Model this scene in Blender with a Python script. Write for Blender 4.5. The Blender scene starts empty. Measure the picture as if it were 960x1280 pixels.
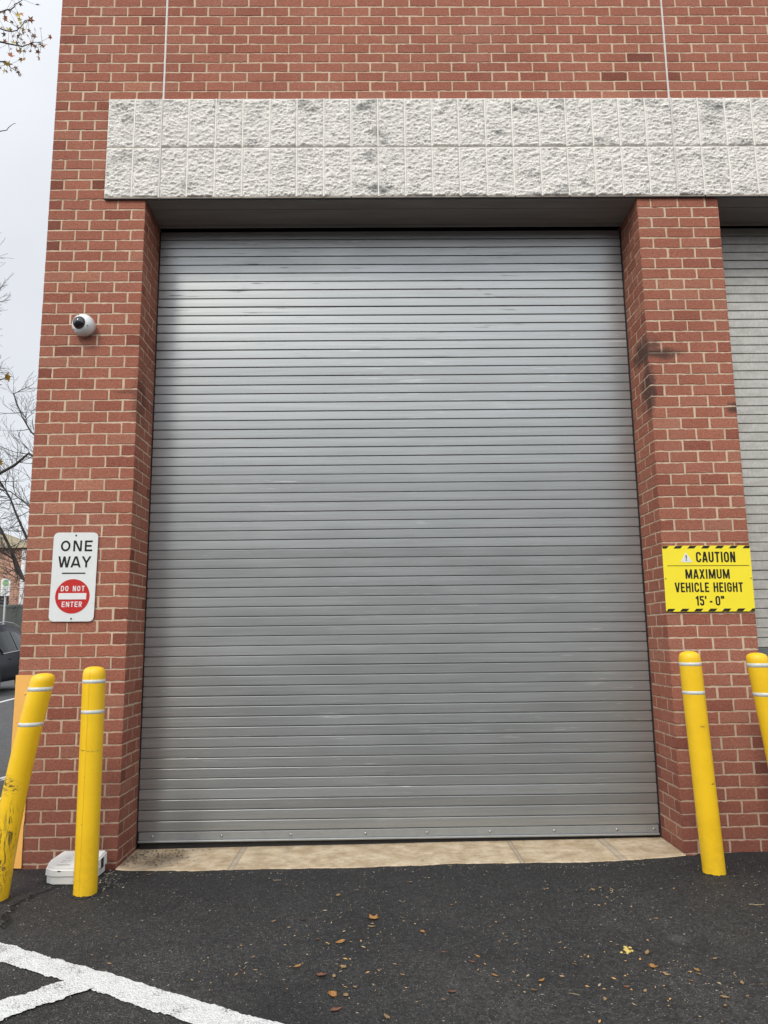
import bpy, bmesh, math, random
from mathutils import Vector, Matrix, noise
R = math.radians
random.seed(11)
sc = bpy.context.scene
COL = sc.collection

# ------------------------------------------------------------------ camera
cam_d = bpy.data.cameras.new('camera'); cam = bpy.data.objects.new('camera', cam_d); COL.objects.link(cam)
CX, CD, CH, YAW, PIT, ROL, F = -0.1612, 5.168, 1.4167, 0.0139, 0.1630, -0.0120, 943.78
fw = Vector((math.sin(YAW)*math.cos(PIT), math.cos(YAW)*math.cos(PIT), math.sin(PIT)))
rt = Vector((math.cos(YAW), -math.sin(YAW), 0)); up = rt.cross(fw)
r2 = rt*math.cos(ROL)+up*math.sin(ROL); u2 = -rt*math.sin(ROL)+up*math.cos(ROL)
cam.matrix_world = Matrix(((r2.x, u2.x, -fw.x, CX), (r2.y, u2.y, -fw.y, -CD), (r2.z, u2.z, -fw.z, CH), (0, 0, 0, 1)))
cam_d.sensor_fit = 'VERTICAL'; cam_d.sensor_height = 36; cam_d.lens = F/1280*36
cam_d.clip_end = 2000; cam_d.clip_start = .05
sc.camera = cam

# ------------------------------------------------------------------ world: bright overcast sky
SUN_EL, SUN_AZ = R(44), R(24)          # azimuth measured from -y towards -x
w = bpy.data.worlds.new('World'); sc.world = w; w.use_nodes = True
nt = w.node_tree; N = nt.nodes; L = nt.links
bg = N['Background']
sky = N.new('ShaderNodeTexSky'); sky.sky_type = 'NISHITA'; sky.sun_disc = False
sky.sun_elevation = SUN_EL
sky.sun_rotation = math.pi + SUN_AZ
bg.inputs['Strength'].default_value = .1
tc = N.new('ShaderNodeTexCoord')
dot = N.new('ShaderNodeVectorMath'); dot.operation = 'DOT_PRODUCT'
sd = Vector((-math.sin(SUN_AZ)*math.cos(SUN_EL), -math.cos(SUN_AZ)*math.cos(SUN_EL), math.sin(SUN_EL)))
dot.inputs[1].default_value = sd
L.new(tc.outputs['Generated'], dot.inputs[0])
mr = N.new('ShaderNodeMapRange'); mr.inputs[1].default_value = -.1; mr.inputs[2].default_value = 1
mr.inputs[3].default_value = 8.7; mr.inputs[4].default_value = 21.0
L.new(dot.outputs['Value'], mr.inputs[0])
nz = N.new('ShaderNodeTexNoise'); nz.inputs['Scale'].default_value = 2.6; nz.inputs['Detail'].default_value = 5
nz.inputs['Roughness'].default_value = .45
L.new(tc.outputs['Generated'], nz.inputs['Vector'])
mc = N.new('ShaderNodeMapRange'); mc.inputs[1].default_value = .3; mc.inputs[2].default_value = .7
mc.inputs[3].default_value = .9; mc.inputs[4].default_value = 1.1
L.new(nz.outputs['Fac'], mc.inputs[0])
mm = N.new('ShaderNodeMath'); mm.operation = 'MULTIPLY'; L.new(mr.outputs[0], mm.inputs[0]); L.new(mc.outputs[0], mm.inputs[1])
cm = N.new('ShaderNodeVectorMath'); cm.operation = 'SCALE'; cm.inputs[0].default_value = (.945, .98, 1.03)
L.new(mm.outputs[0], cm.inputs['Scale'])
mx = N.new('ShaderNodeMixRGB'); mx.inputs[0].default_value = .93
L.new(sky.outputs[0], mx.inputs[1]); L.new(cm.outputs[0], mx.inputs[2]); L.new(mx.outputs[0], bg.inputs['Color'])

sun_d = bpy.data.lights.new('sun', 'SUN'); sun_d.energy = 1.5; sun_d.angle = R(10.5); sun_d.color = (1, .94, .84)
sun = bpy.data.objects.new('sun', sun_d); COL.objects.link(sun)
sun.rotation_euler = (-sd).to_track_quat('-Z', 'Y').to_euler(); sun.location = (-6, -12, 14)
sc.view_settings.view_transform = 'Standard'; sc.view_settings.look = 'None'
sc.view_settings.exposure = 0; sc.view_settings.gamma = 1; sc.view_settings.use_curve_mapping = False

# ------------------------------------------------------------------ material helpers
class NT:
    def __init__(s, name):
        s.m = bpy.data.materials.new(name); s.m.use_nodes = True
        s.n = s.m.node_tree.nodes; s.l = s.m.node_tree.links; s.b = s.n['Principled BSDF']
        s.o = s.n['Material Output']; s.tc = s.n.new('ShaderNodeTexCoord').outputs['Object']
    def lk(s, v, sock):
        if hasattr(v, 'is_linked'): s.l.new(v, sock)
        elif isinstance(v, (tuple, list)) and len(v) == 3 and sock.type == 'RGBA': sock.default_value = (*v, 1)
        else: sock.default_value = v
    def noise(s, scale, detail=3, rough=.5, vec=None, dist=0):
        x = s.n.new('ShaderNodeTexNoise'); x.inputs['Scale'].default_value = scale
        x.inputs['Detail'].default_value = detail; x.inputs['Roughness'].default_value = rough
        x.inputs['Distortion'].default_value = dist
        s.l.new(vec or s.tc, x.inputs['Vector']); return x.outputs['Fac']
    def vor(s, scale, vec=None, out='Distance', feature='F1'):
        x = s.n.new('ShaderNodeTexVoronoi'); x.inputs['Scale'].default_value = scale; x.feature = feature
        s.l.new(vec or s.tc, x.inputs['Vector']); return x.outputs[out]
    def map(s, sc_=(1, 1, 1), loc=(0, 0, 0), rot=(0, 0, 0)):
        x = s.n.new('ShaderNodeMapping'); x.inputs['Scale'].default_value = sc_
        x.inputs['Location'].default_value = loc; x.inputs['Rotation'].default_value = rot
        s.l.new(s.tc, x.inputs['Vector']); return x.outputs[0]
    def rng(s, v, a, b, c=0., d=1., smooth=False):
        x = s.n.new('ShaderNodeMapRange'); x.clamp = True
        if smooth: x.interpolation_type = 'SMOOTHSTEP'
        for i, q in enumerate((a, b, c, d)): x.inputs[i+1].default_value = q
        s.l.new(v, x.inputs[0]); return x.outputs[0]
    def mth(s, op, a, b=0.):
        x = s.n.new('ShaderNodeMath'); x.operation = op; s.lk(a, x.inputs[0]); s.lk(b, x.inputs[1]); return x.outputs[0]
    def mix(s, f, a, b, mode='MIX'):
        x = s.n.new('ShaderNodeMixRGB'); x.blend_type = mode
        s.lk(f, x.inputs[0]); s.lk(a, x.inputs[1]); s.lk(b, x.inputs[2]); return x.outputs[0]
    def attr(s, name):
        x = s.n.new('ShaderNodeAttribute'); x.attribute_name = name; return x.outputs['Fac']
    def blob(s, c, r, wob=0., wsc=8):
        """soft mask round the point c, broken by noise: a stain with a shape of its own"""
        x = s.n.new('ShaderNodeMapping'); x.inputs['Location'].default_value = (-c[0]/r[0], -c[1]/r[1], -c[2]/r[2])
        x.inputs['Scale'].default_value = (1/r[0], 1/r[1], 1/r[2]); s.l.new(s.tc, x.inputs['Vector'])
        y = s.n.new('ShaderNodeVectorMath'); y.operation = 'LENGTH'; s.l.new(x.outputs[0], y.inputs[0])
        d = y.outputs['Value']
        if wob: d = s.mth('ADD', d, s.mth('MULTIPLY', s.mth('SUBTRACT', s.noise(wsc, 4, .6), .5), wob))
        return s.rng(d, 1, .35, 0, 1, True)
    def bump(s, h, strength=.5, dist=.01, prev=None):
        x = s.n.new('ShaderNodeBump'); x.inputs['Strength'].default_value = strength; x.inputs['Distance'].default_value = dist
        s.l.new(h, x.inputs['Height'])
        if prev is not None: s.l.new(prev, x.inputs['Normal'])
        return x.outputs[0]
    def fin(s, col=None, rough=None, normal=None, metal=None, spec=None, coat=None):
        if col is not None: s.lk(col, s.b.inputs['Base Color'])
        if rough is not None: s.lk(rough, s.b.inputs['Roughness'])
        if normal is not None: s.l.new(normal, s.b.inputs['Normal'])
        if metal is not None: s.lk(metal, s.b.inputs['Metallic'])
        if spec is not None: s.b.inputs['Specular IOR Level'].default_value = spec
        if coat is not None: s.b.inputs['Coat Weight'].default_value = coat
        return s.m
def plain(name, col, rough=.6, metal=0., var=.12, scale=20, bump=.1):
    t = NT(name); n = t.noise(scale, 4, .6)
    dark = tuple(c*(1-var) for c in col); lite = tuple(min(1, c*(1+var)) for c in col)
    return t.fin(t.mix(t.rng(n, .3, .7), dark, lite), rough, t.bump(t.noise(scale*6, 3), bump, .002), metal)

# brick
t = NT('brick_face')
tone = t.attr('tone')
ramp = t.n.new('ShaderNodeValToRGB'); t.l.new(tone, ramp.inputs[0]); e = ramp.color_ramp.elements
e[0].position = 0; e[0].color = (.20, .066, .044, 1); e[1].position = 1; e[1].color = (.46, .200, .128, 1)
for p_, c_ in ((.12, (.270, .090, .061)), (.4, (.345, .126, .082)), (.7, (.388, .150, .099)), (.93, (.385, .168, .113))):
    q = e.new(p_); q.color = (*c_, 1)
g = t.noise(80, 5, .85); g2 = t.noise(30, 4, .6, t.map((1, 1, 3)))
c = t.mix(t.rng(g, .34, .66), (.56, .52, .50), (1.36, 1.36, 1.34)); c = t.mix(1, ramp.outputs[0], c, 'MULTIPLY')
c = t.mix(t.mth('MULTIPLY', t.rng(g2, .56, .8), .45), c, (.16, .06, .05))
pits = t.rng(t.vor(75, t.map((1, 1, 1.7))), .10, .24, 1, 0)
pits = t.mth('MULTIPLY', pits, t.rng(t.noise(24, 3, .6), .42, .60))
c = t.mix(t.mth('MULTIPLY', pits, .55), c, (.10, .045, .035))
big = t.rng(t.noise(.9, 4, .6), .3, .7); c = t.mix(1, c, t.mix(big, (.86, .84, .84), (1.08, 1.08, 1.07)), 'MULTIPLY')
# efflorescence haze, splash dirt low down, scrape soot
eff = t.mth('MULTIPLY', t.rng(t.noise(2.1, 5, .65), .5, .8), .13); c = t.mix(eff, c, (.5, .36, .30))
z = t.n.new('ShaderNodeSeparateXYZ'); t.l.new(t.tc, z.inputs[0])
low = t.mth('MULTIPLY', t.rng(z.outputs[2], 1.25, .05), t.rng(t.noise(1.7, 4, .6), .2, .6, .45, 1)); c = t.mix(t.mth('MULTIPLY', low, .62), c, (.12, .042, .034))
st1 = t.blob((1.80, .10, 3.45), (.17, .28, .14), 1.5, 13); st2 = t.blob((1.93, 0, 3.41), (.19, .1, .055), 1.3, 13)
st3 = t.blob((1.83, .02, 3.15), (.05, .2, .28), 1.6, 13); st4 = t.blob((2.42, 0, 3.0), (.07, .2, .06), 1.1, 20)
st5 = t.blob((-1.83, .05, 3.10), (.05, .22, .26), 1.5, 11); st6 = t.blob((-1.9, 0, 3.15), (.12, .1, .022), .8, 20)
ds = st1
st5 = t.mth('MULTIPLY', st5, .5); st6 = t.mth('MULTIPLY', st6, .5)
for q in (st2, st3, st4, st5, st6): ds = t.mth('MAXIMUM', ds, q)
ds = t.mth('MULTIPLY', ds, .78)
c = t.mix(ds, c, (.045, .035, .03))
c = t.mix(t.mth('MULTIPLY', t.rng(t.noise(26, 5, .7, t.map((1, 1, 1.6), (4, 0, 2))), .60, .72), .45), c, (.50, .30, .22))
h = t.mth('ADD', t.mth('MULTIPLY', g, .5), t.mth('MULTIPLY', t.noise(420, 2), .5))
nb = t.bump(h, .9, .006); nb = t.bump(g2, .35, .006, nb); nb = t.bump(t.mth('SUBTRACT', 1., pits), .6, .004, nb); nb = t.bump(pits, -.6, .004, nb) if False else nb
BRICK = t.fin(c, .88, nb, spec=.25)
t = NT('mortar')
n1 = t.noise(90, 4, .7); n2 = t.noise(4, 4, .6)
c = t.mix(t.rng(n2, .3, .7), (.52, .395, .275), (.70, .555, .40)); c = t.mix(t.rng(n1, .3, .7, .0, .35), c, (.36, .26, .2))
z = t.n.new('ShaderNodeSeparateXYZ'); t.l.new(t.tc, z.inputs[0])
c = t.mix(t.mth('MULTIPLY', t.rng(z.outputs[2], 1.6, .0), .55), c, (.25, .16, .125))
ds = None
for q in (((1.80, .10, 3.45), (.17, .28, .14), 1.5, 13), ((1.93, 0, 3.41), (.19, .1, .055), 1.3, 13)):
    b_ = t.blob(*q); ds = b_ if ds is None else t.mth('MAXIMUM', ds, b_)
c = t.mix(t.mth('MULTIPLY', ds, .7), c, (.05, .04, .035))
MORTAR = t.fin(c, .95, t.bump(n1, .6, .004), spec=.2)

# split face stone
t = NT('split_face_stone')
n1 = t.noise(70, 5, .7); n2 = t.noise(230, 3, .6); n3 = t.noise(4.3, 5, .62, t.map((1, 1, 1.8)))
c = t.mix(t.rng(n1, .3, .7), (.66, .63, .575), (.92, .89, .83)); c = t.mix(t.rng(n2, .55, .75, 0, .35), c, (.4, .37, .33))
z = t.n.new('ShaderNodeSeparateXYZ'); t.l.new(t.tc, z.inputs[0])
topd = t.rng(z.outputs[2], 5.25, 5.45, .0, .07)
fr = t.noise(60, 6, .75)
st = t.rng(t.mth('ADD', t.mth('MULTIPLY', t.mth('ADD', n3, topd), .75), t.mth('MULTIPLY', fr, .36)), .615, .73)
c = t.mix(t.mth('MULTIPLY', st, .8), c, (.13, .13, .125))
STONE = t.fin(c, .9, t.bump(n1, .8, .012), spec=.2)
STONEJ = plain('stone_joint_mortar', (.80, .77, .71), .9, var=.08, scale=30)
CAULK = plain('control_joint_sealant', (.60, .56, .53), .6, var=.06, scale=15)

# painted steel slats
def slat_mat(name, base, metal, rough, dirt, streak, lite):
    t = NT(name); z = t.n.new('ShaderNodeSeparateXYZ'); t.l.new(t.tc, z.inputs[0])
    tone = t.attr('tone')
    hs = t.noise(3, 5, .6, t.map((.5, 1, 26))); fine = t.noise(12, 3, .6, t.map((.5, 1, 60)))
    c = t.mix(t.rng(hs, .3, .7), tuple(v*.90 for v in base), tuple(v*1.08 for v in base))
    c = t.mix(tone, c, t.mix(1, c, (1.18, 1.18, 1.18), 'MULTIPLY'))
    vs = t.noise(5, 4, .7, t.map((5, 1, .35)))
    c = t.mix(t.rng(vs, .56, .8, 0, streak), c, lite)
    if dirt:
        # dark smears and pale scuffs that run along the slats
        a = t.noise(9, 3, .6, t.map((.35, 1, 5.5), (3, 0, 1))); b = t.noise(1.3, 3, .5, t.map((1, 1, .6), (7, 0, 0)))
        m = t.mth('MULTIPLY', t.rng(a, .63, .72), t.rng(b, .46, .60))
        hi = t.rng(z.outputs[2], 3.3, 4.2, .15, 1); m = t.mth('MULTIPLY', m, hi)
        c = t.mix(t.mth('MULTIPLY', m, dirt), c, (.045, .04, .04))
        a = t.noise(11, 3, .6, t.map((.28, 1, 8), (11, 0, 5))); b = t.noise(1.1, 3, .5, t.map((1, 1, 1.4), (1, 0, 9)))
        m = t.mth('MULTIPLY', t.rng(a, .64, .70), t.rng(b, .50, .62)); c = t.mix(t.mth('MULTIPLY', m, .55), c, (.75, .75, .74))
    r_ = t.rng(t.noise(2.5, 4, .6, t.map((.6, 1, 2))), .3, .7, rough-.05, rough+.06)
    nb = t.bump(fine, .08, .002)
    return t.fin(c, r_, nb, metal)
SLAT = slat_mat('grey_painted_slats', (.335, .345, .342), .60, .36, .85, .10, (.42, .42, .41))
t = NT('galvanised_slats')
a = t.noise(70, 3, .8, t.map((1, 1, .35))); b = t.noise(9, 4, .6, t.map((1, 1, 3.0)))
z = t.n.new('ShaderNodeSeparateXYZ'); t.l.new(t.tc, z.inputs[0])
c = t.mix(t.rng(a, .40, .72), (.47, .46, .42), (.60, .59, .545)); c = t.mix(t.rng(b, .42, .62, 0, .5), c, (.36, .35, .31))
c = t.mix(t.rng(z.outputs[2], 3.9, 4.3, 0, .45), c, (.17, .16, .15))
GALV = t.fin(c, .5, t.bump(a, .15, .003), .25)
DARKSLAT = plain('dark_grey_slats', (.16, .17, .18), .45, .3)
BARM = plain('bottom_bar_paint', (.32, .33, .33), .4, .45, var=.06)
RUBBER = plain('black_rubber', (.012, .012, .013), .7)
VOID = plain('dark_interior', (.01, .01, .012), .9, bump=0)
t = NT('soffit_paint')
n1 = t.noise(3, 5, .6, t.map((.5, 4, 1)))
SOFFIT = t.fin(t.mix(t.rng(n1, .35, .65), (.23, .215, .20), (.29, .275, .26)), .55, t.bump(t.noise(5, 2, .5, t.map((.3, 3, 1))), .2, .01))
STEEL = plain('galvanised_steel', (.42, .43, .44), .38, .8)

# ground
t = NT('asphalt')
v = t.vor(105, out='Color'); vb = t.n.new('ShaderNodeRGBToBW'); t.l.new(v, vb.inputs[0]); vv = vb.outputs[0]
v2 = t.vor(105); n1 = t.noise(1.1, 5, .6); n2 = t.noise(75, 5, .8); n3 = t.noise(7, 5, .65)
z = t.n.new('ShaderNodeSeparateXYZ'); t.l.new(t.tc, z.inputs[0])
worn = t.mth('MULTIPLY', t.rng(n1, .32, .66), t.rng(z.outputs[1], -.25, -1.5, .05, 1))
far = t.rng(z.outputs[1], 1.2, 4.0); worn = t.mth('MAXIMUM', worn, far)
base = t.mix(worn, (.022, .0215, .023), (.056, .054, .052))
base = t.mix(1, base, t.mix(t.rng(n2, .36, .66), (.42, .42, .42), (1.55, 1.55, 1.55)), 'MULTIPLY')
base = t.mix(t.rng(n3, .5, .8, 0, .3), base, (.030, .029, .030))
chip = t.mth('MULTIPLY', t.rng(vv, .55, .74), t.rng(v2, .42, .2)); chip = t.mth('MULTIPLY', chip, t.rng(worn, 0, 1, .35, .95))
base = t.mix(chip, base, (.24, .225, .20))
base = t.mix(t.mth('MULTIPLY', far, .5), base, (.16, .16, .165))
cellv = t.vor(60, out='Color'); cb = t.n.new('ShaderNodeRGBToBW'); t.l.new(cellv, cb.inputs[0])
base = t.mix(1, base, t.mix(t.rng(cb.outputs[0], .25, .75), (.74, .74, .74), (1.30, 1.29, 1.27)), 'MULTIPLY')
# crack beside the leaning bollard: distance to a noisy line
def seg_mask(t, pts, wid, wob, scale):
    nx = t.n.new('ShaderNodeTexNoise'); nx.inputs['Scale'].default_value = scale; nx.inputs['Detail'].default_value = 4
    t.l.new(t.tc, nx.inputs['Vector'])
    sub = t.n.new('ShaderNodeVectorMath'); sub.operation = 'SUBTRACT'; t.l.new(nx.outputs['Color'], sub.inputs[0]); sub.inputs[1].default_value = (.5, .5, .5)
    scl = t.n.new('ShaderNodeVectorMath'); scl.operation = 'SCALE'; scl.inputs['Scale'].default_value = wob; t.l.new(sub.outputs[0], scl.inputs[0])
    add = t.n.new('ShaderNodeVectorMath'); t.l.new(t.tc, add.inputs[0]); t.l.new(scl.outputs[0], add.inputs[1])
    out = None
    for (x0, y0), (x1, y1) in zip(pts, pts[1:]):
        ln = math.hypot(x1-x0, y1-y0); dx, dy = (x1-x0)/ln, (y1-y0)/ln
        rel = t.n.new('ShaderNodeVectorMath'); rel.operation = 'SUBTRACT'; t.l.new(add.outputs[0], rel.inputs[0]); rel.inputs[1].default_value = (x0, y0, 0)
        def dd(vx, vy):
            d_ = t.n.new('ShaderNodeVectorMath'); d_.operation = 'DOT_PRODUCT'; t.l.new(rel.outputs[0], d_.inputs[0]); d_.inputs[1].default_value = (vx, vy, 0); return d_.outputs['Value']
        along = dd(dx, dy); cl = t.mth('MAXIMUM', t.mth('MULTIPLY', along, -1), t.mth('SUBTRACT', along, ln)); cl = t.mth('MAXIMUM', cl, 0.)
        q = t.mth('ADD', t.mth('ABSOLUTE', dd(-dy, dx)), cl)
        out = q if out is None else t.mth('MINIMUM', out, q)
    return t.rng(out, wid, wid*.35, 0, 1)
crack = seg_mask(t, [(-2.04, -.36), (-2.12, -.48), (-2.16, -.62), (-2.13, -.80), (-2.05, -1.0)], .028, .12, 11)
crack2 = seg_mask(t, [(.55, -.62), (.95, -.66), (1.3, -.60), (1.62, -.50)], .006, .10, 6)
crack2 = t.mth('MULTIPLY', crack2, t.rng(t.noise(20), .4, .55))
cr = t.mth('MAXIMUM', crack, t.mth('MULTIPLY', crack2, .7))
base = t.mix(cr, base, (.006, .006, .006))
oil = t.blob((1.25, -1.35, 0), (.07, .07, 1), .5, 20); base = t.mix(t.mth('MULTIPLY', oil, .5), base, (.12, .115, .11))
hh = t.mth('ADD', t.rng(v2, 0, .6, 1, 0), t.mth('MULTIPLY', n2, .8))
hh = t.mth('SUBTRACT', hh, t.mth('MULTIPLY', cr, 4.))
nb = t.bump(hh, 1, .011)
ASPH = t.fin(base, t.rng(n3, .3, .7, .62, .85), nb, spec=.38)

t = NT('road_paint')
v2 = t.vor(105); n1 = t.noise(120, 5, .7); n2 = t.noise(9, 4, .6)
wear = t.rng(t.mth('ADD', t.mth('MULTIPLY', n1, .75), t.mth('MULTIPLY', n2, .45)), .655, .72)
c = t.mix(t.rng(t.noise(60, 4, .6), .3, .7), (.60, .60, .585), (.76, .76, .745)); c = t.mix(t.mth('MULTIPLY', wear, .85), c, (.07, .07, .07))
PAINT = t.fin(c, .75, t.bump(t.mth('ADD', t.rng(v2, 0, .6, 1, 0), n1), .8, .006))

t = NT('concrete')
n1 = t.noise(180, 4, .7); n2 = t.noise(6, 5, .6); n3 = t.noise(45, 4, .7)
c = t.mix(t.rng(n2, .38, .62), (.40, .30, .185), (.60, .49, .345)); c = t.mix(t.rng(n1, .5, .72, 0, .6), c, (.26, .2, .14)); c = t.mix(t.rng(n3, .58, .72, 0, .5), c, (.66, .58, .46))
z = t.n.new('ShaderNodeSeparateXYZ'); t.l.new(t.tc, z.inputs[0])
for xj, wj in ((-1.08, .018), (.757, .013), (1.40, .022)):
    d_ = t.mth('ABSOLUTE', t.mth('SUBTRACT', t.mth('ADD', z.outputs[0], t.mth('MULTIPLY', t.mth('SUBTRACT', n3, .5), .02)), xj))
    c = t.mix(t.mth('MULTIPLY', t.rng(d_, wj*1.5, wj*.7, 0, .7), t.rng(n3, .3, .6, .3, 1)), c, (.33, .29, .24)); c = t.mix(t.rng(t.mth('ABSOLUTE', t.mth('SUBTRACT', d_, wj)), .006, .002, 0, .45), c, (.12, .10, .08))
sp_ = t.rng(t.noise(11, 6, .8, t.map((1, 1.6, 1))), .48, .62, 0, .6); c = t.mix(sp_, c, (.27, .21, .145)); dl = t.blob((-1.62, .12, 0), (.32, .22, 1), .9, 9); c = t.mix(t.mth('MULTIPLY', dl, .55), c, (.12, .09, .065))
edge = t.mth('MULTIPLY', t.rng(t.mth('ADD', z.outputs[1], t.mth('MULTIPLY', n3, .06)), -.06, -.15), .5); c = t.mix(edge, c, (.2, .165, .12))
CONC = t.fin(c, .85, t.bump(n1, .5, .004), spec=.25)

# yellow bollard plastic with scuffs placed in object space
def bollard_mat(name, scuffs, seam=False):
    t = NT(name); n1 = t.noise(5, 4, .6); 
    c = t.mix(t.rng(n1, .3, .7), (.80, .48, .009), (.86, .54, .013))
    z = t.n.new('ShaderNodeSeparateXYZ'); t.l.new(t.tc, z.inputs[0])
    gr = t.mth('MULTIPLY', t.rng(z.outputs[2], .4, .0), t.rng(t.noise(22, 4, .7), .35, .7)); c = t.mix(t.mth('MULTIPLY', gr, .35), c, (.35, .2, .03))
    sp = t.rng(t.noise(55, 3, .6), .70, .76); c = t.mix(t.mth('MULTIPLY', sp, .6), c, (.2, .12, .02))
    hh = t.noise(60, 3, .5); nb = t.bump(t.noise(7, 3, .5), .25, .01); nb = t.bump(hh, .06, .002, nb)
    for (p, r, mp, lo) in scuffs:
        m = t.blob(p, r, .5, 15); s_ = t.rng(t.noise(30, 6, .75, t.map(mp), .6), lo, lo+.05)
        m = t.mth('MULTIPLY', m, s_); c = t.mix(t.mth('MULTIPLY', m, .9), c, (.06, .045, .02)); nb = t.bump(m, .5, -.004, nb)
    if seam:
        d_ = t.mth('ABSOLUTE', t.mth('ADD', z.outputs[0], .012)); m = t.rng(d_, .0025, .001); m = t.mth('MULTIPLY', m, t.rng(z.outputs[1], 0, -.02))
        c = t.mix(t.mth('MULTIPLY', m, .35), c, (.35, .2, .01)); nb = t.bump(m, .5, -.003, nb)
    return t.fin(c, .42, nb, spec=.45)
YEL_BENT = bollard_mat('yellow_sleeve_scuffed', [((.065, -.05, .63), (.075, .10, .07), (1.0, 1, 2.6), .50), ((.03, -.05, .24), (.075, .12, .30), (1.9, 1, .45), .51), ((.085, -.05, .42), (.04, .1, .18), (2.2, 1, .4), .52)])
YEL_SEAM = bollard_mat('yellow_sleeve_seamed', [((-.01, -.05, .38), (.08, .1, .03), (1, 1, 3), .60), ((0.0, -.05, .80), (.08, .1, .01), (.4, 1, 3), .50)], True)
YEL = bollard_mat('yellow_sleeve', [((-.02, -.05, .85), (.03, .1, .015), (1, 1, 4), .52), ((.02, -.05, .52), (.04, .1, .012), (.6, 1, 4), .5)])
YEL_R = bollard_mat('yellow_sleeve_far_right', [((0, -.05, .98), (.045, .1, .015), (.6, 1, 4), .48), ((0, -.05, .84), (.04, .1, .012), (.6, 1, 4), .52)])
STRIPE = plain('reflective_white_band', (.58, .60, .57), .35, var=.08, scale=60)
t = NT('yellow_painted_steel')
c = t.mix(t.rng(t.noise(4, 4, .6), .3, .7), (.80, .40, .085), (.86, .47, .115))
rs = t.rng(t.noise(26, 4, .7), .66, .71); c = t.mix(t.mth('MULTIPLY', rs, .85), c, (.16, .07, .03))
GUARD = t.fin(c, .6, t.bump(t.noise(30, 3), .12, .004))
WHITE_SIGN = plain('white_sign_sheeting', (.70, .715, .70), .4, var=.03, scale=14, bump=.02)
RED_SIGN = plain('red_sign_sheeting', (.50, .016, .013), .4, var=.05, scale=30, bump=.02)
YEL_SIGN = plain('yellow_sign_plastic', (.90, .74, .03), .38, var=.02, scale=8, bump=.02)
BLACK = plain('black_print', (.008, .007, .006), .8, bump=.02)
WHITE_PRINT = plain('white_print', (.72, .72, .71), .5, var=.02, bump=.02)
BOLT = plain('bolt_zinc', (.09, .09, .09), .45, .7)
CAMW = plain('camera_housing', (.72, .74, .73), .35, var=.04, scale=12, bump=.02)
CAMS = plain('camera_base_grey', (.42, .42, .42), .4, .2)
t = NT('smoked_dome'); DOME = t.fin((.018, .018, .02), .06, spec=.8)
BAIT = plain('bait_station_plastic', (.68, .68, .655), .5, var=.07, scale=14, bump=.1)
BAITLBL = plain('bait_station_moulding', (.46, .46, .44), .6)
LEAFB = plain('dry_leaf_tan', (.46, .31, .16), .7, var=.3, scale=40)
LEAFO = plain('dry_leaf_orange', (.56, .30, .10), .65, var=.3, scale=40)
LEAFR = plain('dry_leaf_red_brown', (.32, .15, .09), .7, var=.3, scale=40)
LEAFY = plain('dry_leaf_yellow', (.56, .42, .12), .7, var=.25, scale=40)
LEAFD = plain('dry_leaf_dark', (.07, .05, .04), .8, var=.3, scale=40)
TWIG = plain('dry_twig', (.40, .30, .18), .8, var=.2)
GRIT = plain('loose_grit', (.36, .31, .25), .9, var=.35, scale=3)
BARK = plain('bark', (.16, .145, .135), .9, var=.25, scale=8, bump=.5)
BARKD = plain('bark_dark', (.045, .038, .034), .9, var=.25, scale=8, bump=.5)
TLEAF_G = plain('withered_leaf_grey', (.22, .16, .11), .8, var=.3)
TLEAF_Y = plain('autumn_leaf_yellow', (.50, .40, .09), .7, var=.3)
TLEAF_O = plain('autumn_leaf_rust', (.40, .14, .05), .7, var=.3)

# ------------------------------------------------------------------ mesh helpers
def obj(name, bm, mats, parent=None, smooth=False):
    me = bpy.data.meshes.new(name); bm.to_mesh(me); bm.free()
    for m in (mats if isinstance(mats, (list, tuple)) else [mats]): me.materials.append(m)
    if smooth:
        for p in me.polygons: p.use_smooth = True
    o = bpy.data.objects.new(name, me); COL.objects.link(o)
    if parent: o.parent = parent
    return o
def tag(o, label=None, cat=None, group=None, kind=None):
    for k, v in (('label', label), ('category', cat), ('group', group), ('kind', kind)):
        if v: o[k] = v
    return o
def thing(name, label, cat, loc=(0, 0, 0), rot=(0, 0, 0), group=None):
    o = bpy.data.objects.new(name, None); COL.objects.link(o); o.location = loc; o.rotation_euler = rot
    o.empty_display_size = .2
    return tag(o, label, cat, group)
def box(bm, x0, x1, y0, y1, z0, z1, bev=0, mi=0, rot=None):
    r = bmesh.ops.create_cube(bm, size=1); vs = r['verts']
    for v in vs: v.co = Vector(((x0+x1)/2+v.co.x*(x1-x0), (y0+y1)/2+v.co.y*(y1-y0), (z0+z1)/2+v.co.z*(z1-z0)))
    fs = {f for v in vs for f in v.link_faces}
    if bev:
        rr = bmesh.ops.bevel(bm, geom=list({e for v in vs for e in v.link_edges})+list(vs), offset=bev, segments=2, affect='EDGES', profile=.5)
        fs = fs | set(rr['faces']); fs = {f for f in fs if f.is_valid}
    for f in fs: f.material_index = mi
    return fs
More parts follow.
